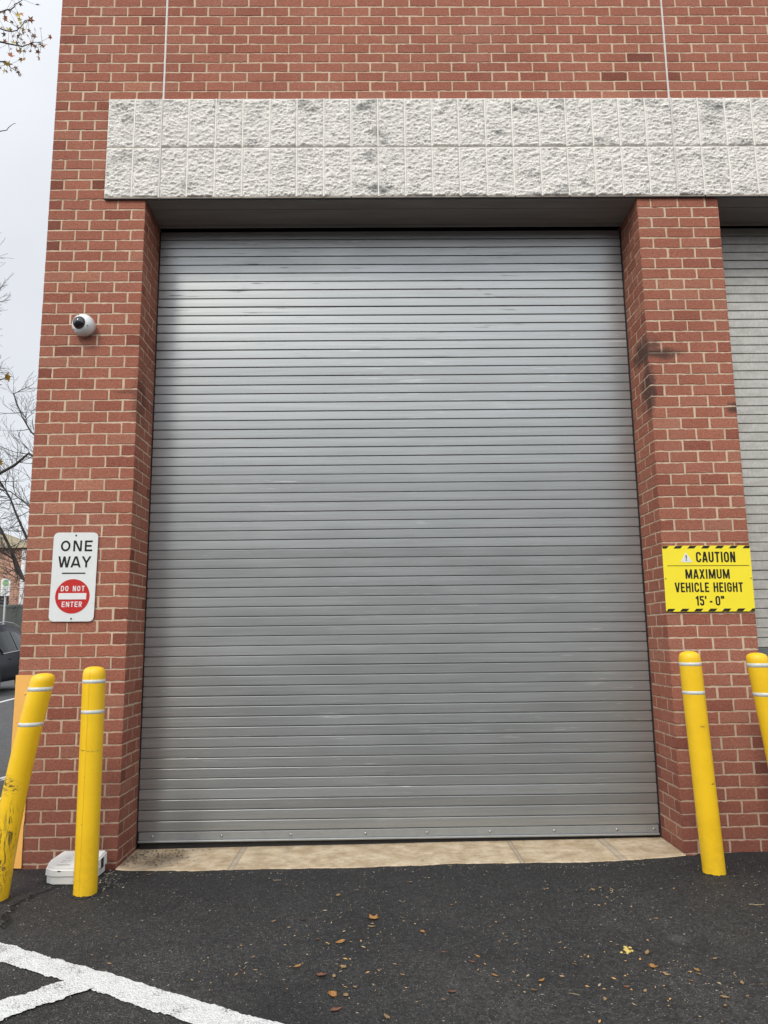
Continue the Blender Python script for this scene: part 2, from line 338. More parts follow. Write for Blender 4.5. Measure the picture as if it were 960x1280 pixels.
def cyl(bm, p0, p1, r0, r1=None, seg=12, mi=0, caps=True):
    r1 = r0 if r1 is None else r1; p0 = Vector(p0); p1 = Vector(p1); d = (p1-p0).normalized()
    a = d.orthogonal().normalized(); b = d.cross(a)
    A = [bm.verts.new(p0+(a*math.cos(k*2*math.pi/seg)+b*math.sin(k*2*math.pi/seg))*r0) for k in range(seg)]
    B = [bm.verts.new(p1+(a*math.cos(k*2*math.pi/seg)+b*math.sin(k*2*math.pi/seg))*r1) for k in range(seg)]
    fs = [bm.faces.new((A[k], A[(k+1) % seg], B[(k+1) % seg], B[k])) for k in range(seg)]
    if caps: fs += [bm.faces.new(A[::-1]), bm.faces.new(B)]
    for f in fs: f.material_index = mi
    return fs
def tube(bm, pts, rads, seg=5, mi=0):
    pts = [Vector(p) for p in pts]; prev = None; rings = []
    a = None
    for i, p in enumerate(pts):
        d = ((pts[min(i+1, len(pts)-1)]-pts[max(i-1, 0)])).normalized()
        a = d.orthogonal().normalized() if a is None else (a-d*a.dot(d)).normalized()
        b = d.cross(a)
        rings.append([bm.verts.new(p+(a*math.cos(k*2*math.pi/seg)+b*math.sin(k*2*math.pi/seg))*rads[i]) for k in range(seg)])
    for A, B in zip(rings, rings[1:]):
        for k in range(seg):
            f = bm.faces.new((A[k], A[(k+1) % seg], B[(k+1) % seg], B[k])); f.material_index = mi; f.smooth = True
def poly(bm, pts, mi=0):
    f = bm.faces.new([bm.verts.new(p) for p in pts]); f.material_index = mi; return f
def lathe(bm, prof, seg=32, centre=(0, 0, 0), mi=0, bend=None, squash=None):
    """prof: (radius, z) list; bend(z) -> (dx, dy)"""
    rings = []
    for r, z_ in prof:
        dx, dy = bend(z_) if bend else (0, 0)
        rings.append([bm.verts.new((centre[0]+dx+r*math.cos(k*2*math.pi/seg), centre[1]+dy+r*math.sin(k*2*math.pi/seg), centre[2]+z_)) for k in range(seg)])
    for A, B in zip(rings, rings[1:]):
        for k in range(seg):
            f = bm.faces.new((A[k], A[(k+1) % seg], B[(k+1) % seg], B[k])); f.material_index = mi; f.smooth = True
    return rings

def gz(x): return .0074*max(-4., min(4., x))-.0135

# ------------------------------------------------------------------ ground
def axis(lo, hi, near, step, far):
    a = []; x = near[0]
    while x < near[1]: a.append(x); x += step
    a.append(near[1]); s = step
    x = near[1]
    while x < hi: s *= 1.35; x = min(hi, x+min(s, far)); a.append(x)
    x = near[0]; s = step
    while x > lo: s *= 1.35; x = max(lo, x-min(s, far)); a.insert(0, x)
    return a
xs = axis(-300, 300, (-3.2, 3.2), .04, 60); ys = axis(-300, 500, (-2.6, .6), .04, 60)
bm = bmesh.new(); grid = []
for y in ys:
    row = []
    for x in xs:
        near = max(0., 1-max(0, abs(x)-3, abs(y+1)-2)/2)
        z_ = gz(x)+near*(.007*noise.noise(Vector((x*1.4, y*1.4, 0)))+.002*noise.noise(Vector((x*9, y*9, 3))))
        if .0 < y and abs(x) < 1.9: z_ -= .03
        z_ -= .012*math.exp(-((y+.25)/.12)**2)*(abs(x) < 1.9)*0
        row.append(bm.verts.new((x, y, z_)))
    grid.append(row)
for i in range(len(ys)-1):
    for j in range(len(xs)-1): bm.faces.new((grid[i][j], grid[i][j+1], grid[i+1][j+1], grid[i+1][j]))
tag(obj('ground', bm, ASPH, smooth=True), kind='structure')

# concrete threshold in the doorway
bm = bmesh.new()
fr = []
nseg = 150
for i in range(nseg+1):
    x = -1.826+3.652*i/nseg
    s = min(1, (x+1.826)/.5, (1.826-x)/.45); s = max(0, s)**.8
    y = -.046-.070*s-.014*noise.noise(Vector((x*5, 0, 0)))-.012*noise.noise(Vector((x*28, 4, 0)))-.006*noise.noise(Vector((x*90, 4, 0)))
    fr.append((x, y))
for (xa, ya), (xb, yb) in zip(fr, fr[1:]):
    def q(x, y, dz): return (x, y, gz(x)+.007*noise.noise(Vector((x*1.4, y*1.4, 0)))+dz)
    a, b = q(xa, ya, -.004), q(xb, yb, -.004); a1, b1 = q(xa, ya+.012, .006), q(xb, yb+.012, .006)
    a2, b2 = (xa, .6, gz(xa)+.006), (xb, .6, gz(xb)+.006)
    poly(bm, (a, b, b1, a1)); poly(bm, (a1, b1, b2, a2))
bmesh.ops.remove_doubles(bm, verts=bm.verts, dist=.0001)
tag(obj('concrete_threshold', bm, CONC), kind='structure')

# painted lines
def stripe(pts_l, pts_r, n=160, jag=.016, z0=.0045, na=12):
    bm = bmesh.new(); rows = []
    (ax, ay), (bx, by) = pts_l; (cx_, cy_), (dx_, dy_) = pts_r
    for i in range(n+1):
        s = i/n; l = Vector((ax+(bx-ax)*s, ay+(by-ay)*s)); r = Vector((cx_+(dx_-cx_)*s, cy_+(dy_-cy_)*s)); d = (r-l).normalized()
        l += d*jag*(noise.noise(Vector((l.x*14, l.y*14, 1)))+.7*noise.noise(Vector((l.x*60, l.y*60, 5)))); r += d*jag*(noise.noise(Vector((r.x*14, r.y*14, 7)))+.7*noise.noise(Vector((r.x*60, r.y*60, 9))))
        row = []
        for k in range(na+1):
            p = l.lerp(r, k/na); near = max(0., 1-max(0, abs(p.x)-3, abs(p.y+1)-2)/2)
            row.append(bm.verts.new((p.x, p.y, gz(p.x)+z0+near*(.007*noise.noise(Vector((p.x*1.4, p.y*1.4, 0)))+.002*noise.noise(Vector((p.x*9, p.y*9, 3)))))))
        rows.append(row)
    for i in range(n):
        for k in range(na): bm.faces.new((rows[i][k], rows[i][k+1], rows[i+1][k+1], rows[i+1][k]))
    return bm
# long line runs from upper left to the bottom edge
tag(obj('painted_line', stripe([(-2.555, -.861), (-.1, -2.315)], [(-2.50, -1.045), (.0, -2.555)], 420), PAINT, smooth=True), kind='structure')
tag(obj('painted_line', stripe([(-1.49, -1.64), (-2.9, -2.96)], [(-1.345, -1.725), (-2.72, -3.05)], 260, z0=.0075), PAINT, smooth=True), kind='structure')
for (x0, y0), (x1, y1) in (((-7.0, 0.0+3.0), (-9.344, 14.571)),):
    pass
def far_line(p, q_, wd=.1):
    d = Vector((q_[0]-p[0], q_[1]-p[1])).normalized(); nrm = Vector((-d.y, d.x))*wd/2
    tag(obj('painted_line', stripe([(p[0]+nrm.x, p[1]+nrm.y), (q_[0]+nrm.x, q_[1]+nrm.y)], [(p[0]-nrm.x, p[1]-nrm.y), (q_[0]-nrm.x, q_[1]-nrm.y)], 60, .006, na=3), PAINT, smooth=True), kind='structure')
far_line((-9.0, 12.4), (-9.9, 18.2), .12)
far_line((-4.6, .9), (-3.95, 4.6), .10)
far_line((-5.3, 1.9), (-3.6, 3.9), .10)
far_line((-4.6, 1.0), (-3.2, 2.9), .10)
far_line((-4.0, .5), (-3.0, 2.2), .10)

# ------------------------------------------------------------------ brickwork
m_ = .2032; c_ = .08128; XL = -12.5*m_; ZTOP = 108
JT = .0090
def brick_face(bm, lay, o, u, n, a, b, z0, z1, ja, jb, rnd, tone):
    """one brick: irregular outline on the wall plane, shallow body behind. o origin, u along, n outward"""
    a += ja; b -= jb; z0 += JT/2; z1 -= JT/2
    dz = rnd.uniform(-.0012, .0012); dn = rnd.uniform(-.0014, .0010)
    pts = []
    nl = max(3, int((b-a)/.02)); nh = 3
    sk = rnd.uniform(-.0012, .0012)
    for i in range(nl): pts.append((a+(b-a)*i/nl, z0+sk*(i/nl-.5)))
    for i in range(nh): pts.append((b, z0+(z1-z0)*i/nh))
    for i in range(nl): pts.append((b-(b-a)*i/nl, z1+sk*(.5-i/nl)))
    for i in range(nh): pts.append((a, z1-(z1-z0)*i/nh))
    cxm, czm = (a+b)/2, (z0+z1)/2; outer = []; inner = []; back = []
    for (px, pz) in pts:
        j1 = rnd.gauss(0, .0011); j2 = rnd.gauss(0, .0012)
        if rnd.random() < .03: j2 -= .004*(1 if pz > czm else -1); 
        px += j1 if abs(px-a) > 1e-6 and abs(px-b) > 1e-6 else (abs(j1) if px < cxm else -abs(j1)) if (ja or jb) else 0
        pz += j2+dz
        back.append(bm.verts.new(o+u*px+Vector((0, 0, pz))-n*.012))
        outer.append(bm.verts.new(o+u*px+Vector((0, 0, pz))+n*(dn-.0026)))
        ix = px+(.0028 if px < a+.004 else -.0028 if px > b-.004 else 0); iz = pz+(.0026 if pz < z0+.005 else -.0026 if pz > z1-.005 else 0)
        inner.append(bm.verts.new(o+u*ix+Vector((0, 0, iz))+n*(dn+rnd.gauss(0, .0003))))
    k = len(pts); fs = []
    fs.append(bm.faces.new(inner))
    for i in range(k):
        j = (i+1) % k
        f = bm.faces.new((outer[i], outer[j], inner[j], inner[i])); f.smooth = True; fs.append(f)
        fs.append(bm.faces.new((back[i], back[j], outer[j], outer[i])))
    for f in fs:
        for v in f.verts: v[lay] = tone
def rows(bm, lay, o, u, n, edges, r0, r1, rnd, corner=(0, 0), dark=.014):
    """edges(row) -> list of joint positions along u"""
    for r in range(r0, r1):
        js = edges(r)
        for i in range(len(js)-1):
            a, b = js[i], js[i+1]
            if b-a < .03: continue
            ja = corner[0] if i == 0 else JT/2*rnd.uniform(.72, 1.65); jb = corner[1] if i == len(js)-2 else JT/2*rnd.uniform(.72, 1.65)
            tn = .56+rnd.gauss(0, .13)
            if rnd.random() < dark or (b-a < .13 and rnd.random() < .22): tn = rnd.uniform(0, .25)
            if rnd.random() < .06: tn = rnd.uniform(.85, 1)
            brick_face(bm, lay, o, u, n, a, b, r*c_, (r+1)*c_, ja, jb, rnd, max(0, min(1, tn)))
def bond(lo, hi, shift, step=m_):
    """joints of running bond between lo and hi; shift in bricks at lo"""
    js = [lo]; x = lo+shift*step
    while x < hi-.02:
        if x > lo+.02: js.append(x)
        x += step
    js.append(hi); return js
def brickwork(name, parent, jobs, mortar):
    bm = bmesh.new(); lay = bm.verts.layers.float.new('tone')
    rnd = random.Random(name)
    for j in jobs: rows(bm, lay, *j[:6], rnd, **(j[6] if len(j) > 6 else {}))
    o = obj(name, bm, [BRICK], parent)
    b2 = bmesh.new()
    for q in mortar: box(b2, *q)
    obj('mortar', b2, MORTAR, o)
    return o
X = Vector((1, 0, 0)); Y = Vector((0, 1, 0)); FR = Vector((0, -1, 0))
DEP = .36; MR = .0032
bld = thing('warehouse_building', 'red brick loading building with pale stone band over tall grey shutter', 'building', (0, 0, 0))
ZB = 57; ZT = 67
# left pier
A_ = lambda r: r % 2 == 1
lp = [(Vector((XL, 0, 0)), X, FR, lambda r: bond(0, 3.5*m_, 1 if A_(r) else .5), -1, ZB, dict(corner=(.0, .0))),
      (Vector((-9*m_, 0, 0)), Y, X, lambda r: bond(.0015, DEP+.06, 1 if A_(r) else .5), -1, ZB, dict(corner=(.0, .0)))]
brickwork('brick_pier', bld, lp, [(XL+MR, -9*m_-MR, MR, DEP+.1, -.12, ZB*c_-.002)])
rp = [(Vector((9*m_, 0, 0)), X, FR, lambda r: bond(0, 3*m_, .5 if r % 2 == 0 else 1), -1, ZB, dict(corner=(.0, .0))),
      (Vector((9*m_, 0, 0)), Y, Vector((-1, 0, 0)), lambda r: bond(.0015, DEP+.06, 1 if r % 2 == 0 else .5), -1, ZB, dict(corner=(.0, .0))),
      (Vector((12*m_, 0, 0)), Y, X, lambda r: bond(.0015, DEP+.06, .5 if r % 2 == 0 else 1), -1, ZB, dict(corner=(.0, .0)))]
brickwork('brick_pier', bld, rp, [(9*m_+MR, 12*m_-MR, MR, DEP+.1, -.12, ZB*c_-.002)])
# pier beyond the second shutter (just past the frame)
brickwork('brick_pier', bld, [(Vector((30*m_, 0, 0)), X, FR, lambda r: bond(0, 6*m_, .5 if r % 2 == 0 else 1), -1, ZB)], [(30*m_+MR, 36*m_, MR, DEP+.1, -.12, ZB*c_-.002)])
# upper wall
CJ1 = -8.5*m_; CJ2 = 10.5*m_; XR = 36*m_
st = m_*19/18.5
up_ = [(Vector((XL, 0, 0)), X, FR, lambda r: bond(0, 2*m_, 1 if A_(r) else .5), ZB, ZT, dict(corner=(0, .003))),
       (Vector((XL, 0, 0)), X, FR, lambda r: bond(0, 4*m_-.006, 1 if A_(r) else .5), ZT, 92, dict(corner=(0, .001))),
       (Vector((CJ1+.006, 0, 0)), X, FR, lambda r: bond(0, 19*m_-.012, 1 if A_(r) else .5, st), ZT, 92, dict(corner=(.001, .001))),
       (Vector((CJ2+.006, 0, 0)), X, FR, lambda r: bond(0, XR-CJ2, .5 if A_(r) else 1), ZT, 92, dict(corner=(.001, 0)))]
brickwork('brick_wall', bld, up_, [(XL+MR, CJ1-.006, MR, .3, ZT*c_+.001, 92*c_), (CJ1+.006, CJ2-.006, MR, .3, ZT*c_+.001, 92*c_), (CJ2+.006, XR, MR, .3, ZT*c_+.001, 92*c_), (XL+MR, -10.5*m_-.004, MR, .3, ZB*c_+.0005, ZT*c_)])
# side wall
brickwork('brick_wall', bld, [(Vector((XL, 0, 0)), Y, Vector((-1, 0, 0)), lambda r: bond(.0015, 5.0, .5 if A_(r) else 1), -1, 92)], [(XL+MR, XL+.2, DEP+.1, 5.0, -.12, 92*c_-.003), (XL+MR, XL+.2, .301, DEP+.0995, ZB*c_+.001, 92*c_-.003)])
bm = bmesh.new(); box(bm, XL-.04, XR, -.04, 5.04, 92*c_, 92*c_+.12, .01); obj('coping', bm, STEEL, bld)
bm = bmesh.new(); box(bm, XL+.21, XR, .9, 5.0, -.1, 92*c_-.01); obj('inner_core', bm, VOID, bld)
for xj in (CJ1, CJ2):
    bm = bmesh.new()
    n = 60
    for i in range(n):
        z0 = ZT*c_+.002+(92-ZT)*c_*i/n; z1 = ZT*c_+.002+(92-ZT)*c_*(i+1)/n
        poly(bm, ((xj-.0065, .001, z0), (xj+.0065, .001, z0), (xj+.0065, .001+.001*noise.noise(Vector((0, 0, z1*9))), z1), (xj-.0065, .001, z1)))
    box(bm, xj-.0058, xj+.0058, .0035, .25, ZT*c_+.002, 92*c_-.002)
    obj('control_joint', bm, CAULK, bld)

# split face band
bm = bmesh.new(); bx0 = -10.5*m_; nb_ = 46
lay = None
def rock(x, z_):
    p = Vector((x, 0, z_)); v = 0
    v += .55*noise.fractal(p*Vector((1, 1, 1)).x*11, .75, 2.1, 6) if False else 0
    q = Vector((x*14+z_*5, 1.7, z_*21-x*4))
    v = .22*noise.ridged_multi_fractal(q, .8, 2.2, 5, 1.0, 2.0, noise_basis='PERLIN_ORIGINAL')
    wv_ = noise.noise(Vector((x*20, 3, z_*20)))*.5
    v += 1.1*noise.voronoi(Vector((x*26+wv_, 4, z_*40)))[0][0]+.75*noise.voronoi(Vector((x*62-wv_, 8, z_*88)))[0][0]+.4*noise.voronoi(Vector((x*130, 8, z_*170)))[0][0]
    v += .45*noise.noise(Vector((x*7, 2, z_*9)))-.55
    return v
for row in range(2):
    for k in range(nb_):
        if bx0+k*m_ > XR-.1: break
        x0 = bx0+k*m_+.0045; x1 = x0+m_-.009; z0 = (ZB+5*row)*c_+.005; z1 = (ZB+5*row+5)*c_-.005
        if k in (2, 21): x0 += .001
        near = x0 < 3.0
        nx, nz_ = (46, 90) if near else (10, 20)
        off = random.uniform(-.003, .004); tx = random.uniform(-.03, .03); tz = random.uniform(-.012, .012)
        g_ = []
        for j in range(nz_+1):
            rr = []
            for i in range(nx+1):
                x = x0+(x1-x0)*i/nx; z_ = z0+(z1-z0)*j/nz_
                e_ = min(x-x0, x1-x, z_-z0, z1-z_); s = min(1, e_/.014); s = s*(2-s)
                d = .0125*rock(x+k*.37, z_+row*1.3)+off+tx*(x-(x0+x1)/2)+tz*(z_-(z0+z1)/2)
                y = -.018-s*(-.003+d)
                rr.append(bm.verts.new((x, y, z_)))
            g_.append(rr)
        for j in range(nz_):
            for i in range(nx): bm.faces.new((g_[j][i], g_[j][i+1], g_[j+1][i+1], g_[j+1][i])).smooth = True
        # body sides
        bd = [g_[0][i] for i in range(nx+1)]+[g_[j][nx] for j in range(1, nz_+1)]+[g_[nz_][i] for i in range(nx-1, -1, -1)]+[g_[j][0] for j in range(nz_-1, 0, -1)]
        bk = [bm.verts.new((v.co.x, -.001, v.co.z)) for v in bd]
        for i in range(len(bd)):
            j = (i+1) % len(bd); bm.faces.new((bk[i], bk[j], bd[j], bd[i]))
band = obj('stone_band', bm, STONE, bld)
bm = bmesh.new(); zl, zm, zh = ZB*c_, (ZB+5)*c_, ZT*c_
for k in range(nb_):
    x = bx0+k*m_
    if x > XR-.1 or k in (0, 2, 21): continue
    box(bm, x-.0052, x+.0052, -.0235, -.002, zl+.006, zm-.005); box(bm, x-.0052, x+.0052, -.0235, -.002, zm+.005, zh-.001)
box(bm, bx0+.003, XR, -.0150, -.003, zm-.0055, zm+.0055); box(bm, bx0+.003, XR, -.0200, -.003, zh-.0055, zh-.001)
obj('mortar', bm, STONEJ, band)
for k in (2, 21):
    bm = bmesh.new(); x = bx0+k*m_; box(bm, x-.0060, x+.0060, -.0265, -.0005, zl-.004, zh-.0003, .002); obj('control_joint', bm, CAULK, bld)
bm = bmesh.new(); box(bm, bx0+.002, XR, -.0195, .36, zl+.0005, zl+.0045); box(bm, bx0+.01, XR, .004, .30, zl+.006, zh-.004); obj('backing_wall', bm, MORTAR, bld)
# dark angle iron under the band, with short weep gaps
bm = bmesh.new(); x = bx0
while x < XR-.2:
    x1 = min(XR, x+m_*random.choice((1, 2, 2, 3))); box(bm, x+.006, x1-.006, -.021, .0, zl-.006, zl+.0004); x = x1
obj('lintel_angle', bm, plain('lintel_angle_paint', (.12, .12, .118), .6), bld)
# drip stubs at some joints
for k in (9, 13, 15, 17, 18, 22, 25):
    bm = bmesh.new(); cyl(bm, (bx0+k*m_, -.022, zl+.004), (bx0+k*m_+.004, -.020, zl-.012), .0045, .003, 6); obj('weep_wick', bm, RUBBER, bld)
# soffits
def soffit(x0, x1):
    bm = bmesh.new(); zs = zl-.004
    box(bm, x0+.002, x1-.002, .001, .125, zs-.004, zs); box(bm, x0+.002, x1-.002, .128, .262, zs-.006, zs-.001)
    box(bm, x0+.002, x1-.002, .2655, .340, zs-.005, zs)
    o = obj('soffit', bm, SOFFIT, bld)
    b2 = bmesh.new(); box(b2, x0+.002, x1-.002, .3405, .352, zs-.028, zs+.01, .002); obj('soffit_lip', b2, SOFFIT, o)
    b2 = bmesh.new(); box(b2, x0+.002, x1-.002, .50, .52, zs-.35, zs+.3); obj('dark_slot_sheet', b2, VOID, o)  # near-black sheet: the slot's darkness is put into its colour
soffit(-9*m_, 9*m_); soffit(12*m_, 30*m_)

# ------------------------------------------------------------------ roller shutters
PIT_S = .0703
prof = [(.0130, .0), (.0130, .0046), (.0030, .0056), (.0, .0076), (-.0001, .016), (-.0002, .028), (-.0002, .042), (-.0001, .055), (.0000, .0668), (.0012, .0686), (.0090, .0694), (.0130, .0703)]
def curtain(bm, x0, x1, z0, n, yc, seed, nx=36, t0=0):
    lay = bm.verts.layers.float.get('tone') or bm.verts.layers.float.new('tone'); rnd = random.Random(seed)
    for s in range(n):
        tone = rnd.uniform(.25, .65); tilt = rnd.gauss(0, .012); oy = rnd.gauss(0, .0006)
        if s == 3+t0: tone = .9; tilt = .03
        if s == 2+t0: tone = .0; tilt = -.03
        if t0 == 0 and s >= n-4: tone = 0; tilt = -.075  # top slats: soffit shade put into a darker tone and downward tilt
        prev = None
        for i in range(nx+1):
            x = x0+(x1-x0)*i/nx
            wv = .0011*noise.noise(Vector((x*1.7, s*.9, seed)))+.0022*noise.noise(Vector((x*.8, s*.12, seed)))
            sag = .0035*noise.noise(Vector((x*.35, s*.2, seed+4)))
            ring = []
            for strip in (prof[:4], prof[3:9], prof[8:]):
                row = []
                for (py, pz) in strip:
                    pyy = py+(tilt*(pz-.035) if py < .007 else 0)+wv*(1 if py < .007 else .3)
                    v = bm.verts.new((x, yc+oy+pyy, z0+s*PIT_S+pz+sag)); v[lay] = tone; row.append(v)
                ring.append(row)
            if prev:
                for si in range(3):
                    for k in range(len(ring[si])-1):
                        f = bm.faces.new((prev[si][k], ring[si][k], ring[si][k+1], prev[si][k+1])); f.smooth = si == 1
            prev = ring
YC = .390
def shutter(name, x0, x1, z0, n, mat, seed, label):
    d = bpy.data.objects.new(name, None); COL.objects.link(d); d.parent = bld; d['label'] = label
    return d
dz0 = gz(0)+.104
bm = bmesh.new(); curtain(bm, -9*m_+.008, 9*m_-.008, dz0, 64, YC, 3)
door = obj('roller_shutter', bm, SLAT, bld); door['label'] = 'grey slatted roller shutter, fully closed'
bm = bmesh.new()
box(bm, -9*m_+.014, 9*m_-.014, YC-.001, YC+.012, dz0-.052, dz0-.001, .002)
box(bm, -9*m_+.014, 9*m_-.014, YC-.020, YC+.010, dz0-.066, dz0-.0525, .004)
obj('bottom_bar', bm, BARM, door)
bm = bmesh.new()
for i in range(60):
    xa = -9*m_+.02+(18*m_-.04)*i/60; xb = -9*m_+.02+(18*m_-.04)*(i+1)/60
    box(bm, xa, xb-.0001, YC+.006, YC+.02, gz(xa)+.004+.004*noise.noise(Vector((xa*2, 0, 0))), dz0-.067)
obj('rubber_seal', bm, RUBBER, door)
for xb in (-1.72, -1.24, -.76, -.24, .19, .63, 1.08, 1.52, 1.78):
    b2 = bmesh.new(); cyl(b2, (xb, YC+.001, dz0-.028), (xb, YC-.006, dz0-.028), .009, .0075, 12); obj('bolt', b2, STEEL, door, True)
for s in (-1, 1):
    bm = bmesh.new(); xa = s*9*m_
    box(bm, min(xa, xa-s*.011), max(xa, xa-s*.006), YC-.006, YC+.03, gz(xa)+.01, zl-.04); obj('guide_rail', bm, RUBBER, door)
bm = bmesh.new(); box(bm, -1.9, 1.9, YC+.05, YC+.07, -.05, 4.9); obj('backing_panel', bm, VOID, door)
# second shutter, paler and dirtier
bm = bmesh.new(); zsp = 1.30
curtain(bm, 12*m_+.012, 30*m_-.012, zsp, 47, YC, 8, 20, -20)
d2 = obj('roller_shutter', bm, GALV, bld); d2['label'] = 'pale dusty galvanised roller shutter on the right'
bm = bmesh.new(); curtain(bm, 12*m_+.012, 30*m_-.012, zsp-18*PIT_S, 18, YC-.001, 9, 20, -20); obj('lower_slats', bm, DARKSLAT, d2)
bm = bmesh.new(); box(bm, 12*m_, 12*m_+.011, YC-.024, YC+.03, .0, zl-.04); obj('guide_rail', bm, RUBBER, d2)
bm = bmesh.new(); box(bm, 12*m_-.05, 30*m_, YC+.05, YC+.07, -.05, 4.9); obj('backing_panel', bm, VOID, d2)

# ------------------------------------------------------------------ corner guard
cg = thing('corner_guard', 'dull orange-yellow steel angle guarding the left corner of the brick pier', 'corner guard', (XL, 0, gz(XL)))
bm = bmesh.new()
L_ = [(-.010, -.010), (.108, -.010), (.108, -.003), (-.003, -.003), (-.003, .10), (-.010, .10)]
zz = [0.012]+[.012+1.21*i/24 for i in range(1, 25)]
rings = []
for z_ in zz:
    dx = -.002*math.sin(z_*5)-(.004 if z_ < .3 else 0); rings.append([bm.verts.new((x+dx+.0012*noise.noise(Vector((x*20, y*20, z_*16))), y, z_)) for x, y in L_])
for A, B in zip(rings, rings[1:]):
    for k in range(6): bm.faces.new((A[k], A[(k+1) % 6], B[(k+1) % 6], B[k]))
bm.faces.new(rings[0][::-1]); bm.faces.new(rings[-1])
obj('steel_angle', bm, GUARD, cg)
for z_ in (.25, .70, 1.1):
    bm = bmesh.new(); cyl(bm, (.06, -.010, z_), (.06, -.0135, z_), .008, .006, 10); obj('bolt', bm, GUARD, cg, True)

# ------------------------------------------------------------------ bollards
def bollard(label, base, H, r, mat, bend, stripes):
    g0 = gz(base[0])
    t_ = thing('bollard', label, 'bollard', (base[0], base[1], g0), group='yellow bollards guarding the brick piers')
    bm = bmesh.new(); n = 70
    prof_ = [(r*1.0, 0)]+[(r*(1+.006*noise.noise(Vector((base[0], 0, i*.5)))), H*.955*i/n) for i in range(1, n)]
    prof_ += [(r, H*.958), (r*.985, H*.968), (r*.93, H*.981), (r*.80, H*.991), (r*.55, H*.997), (r*.25, H), (.001, H*1.0004)]
    rings = lathe(bm, prof_, 40, bend=bend)
    rn = random.Random(label)
    for v in rings[0]: v.co.z += .004+.010*abs(noise.noise(Vector((v.co.x*30, v.co.y*30, 2))))
    bm.faces.new(rings[-1])
    obj('sleeve', bm, mat, t_)
    for zs, hs in stripes:
        b2 = bmesh.new(); lathe(b2, [(r*.99, zs-hs/2-.0005), (r+.0006, zs-hs/2), (r+.0006, zs+hs/2), (r*.99, zs+hs/2+.0005)], 40, bend=bend); obj('reflective_band', b2, STRIPE, t_)
    b2 = bmesh.new(); rr = lathe(b2, [(r+.018, .0005), (r+.012, .004), (r-.01, .006)], 30, bend=bend)
    for ring in rr[:1]:
        for v in ring: k_ = 1+.25*noise.noise(Vector((v.co.x*25, v.co.y*25, base[0]))); v.co.x *= k_; v.co.y *= k_
    obj('base_collar', b2, RUBBER, t_)
    return t_
r_b = .0655
bollard('bent leftmost bollard, leaning right with black scuffs down its sleeve', (-2.325, -.565), 1.255, .068, YEL_BENT,
        lambda z_: ((.205*z_/1.25-.022*math.sin(min(1, z_/1.25)*math.pi)), -.01*z_), [(1.165, .022), (.965, .022)])
bollard('upright yellow bollard standing in front of the white bait station', (-1.842, -.505), 1.285, r_b, YEL_SEAM, lambda z_: (-.008*z_, 0), [(1.198, .020), (1.022, .020)])
bollard('yellow bollard below the caution sign, left one of the right-hand pair', (1.847, -.405), 1.302, r_b, YEL, lambda z_: (-.040*z_, 0), [(1.224, .020), (1.052, .020)])
bollard('yellow bollard leaning outward at the right edge, in front of the pale shutter', (2.35, -.45), 1.285, r_b, YEL_R, lambda z_: (-.122*z_, 0), [(1.21, .024), (1.035, .022)])

# ------------------------------------------------------------------ bait station
bs = thing('bait_station', 'low white plastic rodent bait box on the asphalt behind a bollard', 'bait box', (-2.025, -.20, gz(-2)+.004)); bs.scale = (1, 1, 1.28)
plan = [(-.125, .135), (-.155, -.01), (-.135, -.10), (-.085, -.135), (.045, -.140), (.110, -.10), (.152, .02), (.152, .135)]
def prism(bm, pl, z0, z1, s0=1., s1=1., slope=0., bev=0):
    A = [bm.verts.new((x*s0, y*s0, z0)) for x, y in pl]; B = [bm.verts.new((x*s1, y*s1, z1+slope*(y))) for x, y in pl]; n = len(pl)
    fs = [bm.faces.new((A[k], A[(k+1) % n], B[(k+1) % n], B[k])) for k in range(n)]
    top = bm.faces.new(B); bm.faces.new(A[::-1])
    return B, top
bm = bmesh.new(); prism(bm, plan, 0, .040, .94, .95); obj('base_tray', bm, BAIT, bs)
bm = bmesh.new(); B, top = prism(bm, plan, .036, .082, 1.0, .985, .10)
bmesh.ops.bevel(bm, geom=[e for e in top.edges], offset=.008, segments=3, affect='EDGES'); lid = obj('lid', bm, BAIT, bs)
bm = bmesh.new()
def lidz(y): return .082+.10*y+.0006
for k, (x0, x1, y0, y1) in enumerate(((-.07, -.035, -.045, -.037), (-.025, -.01, -.045, -.037), (-.07, -.05, -.02, -.012), (-.04, -.01, -.02, -.012), (-.075, 0, -.09, -.070), (-.06, -.03, .01, .018))):
    box(bm, x0, x1, y0, y1, lidz((y0+y1)/2)-.003, lidz((y0+y1)/2)+.0012)
obj('moulded_lettering', bm, BAITLBL, lid)
bm = bmesh.new(); box(bm, -.05, -.03, -.1375, -.130, .056, .060); obj('keyhole', bm, RUBBER, lid)
bm = bmesh.new(); box(bm, .1495, .1525, .03, .075, .03, .075, .001); obj('entry_hole', bm, RUBBER, bs)

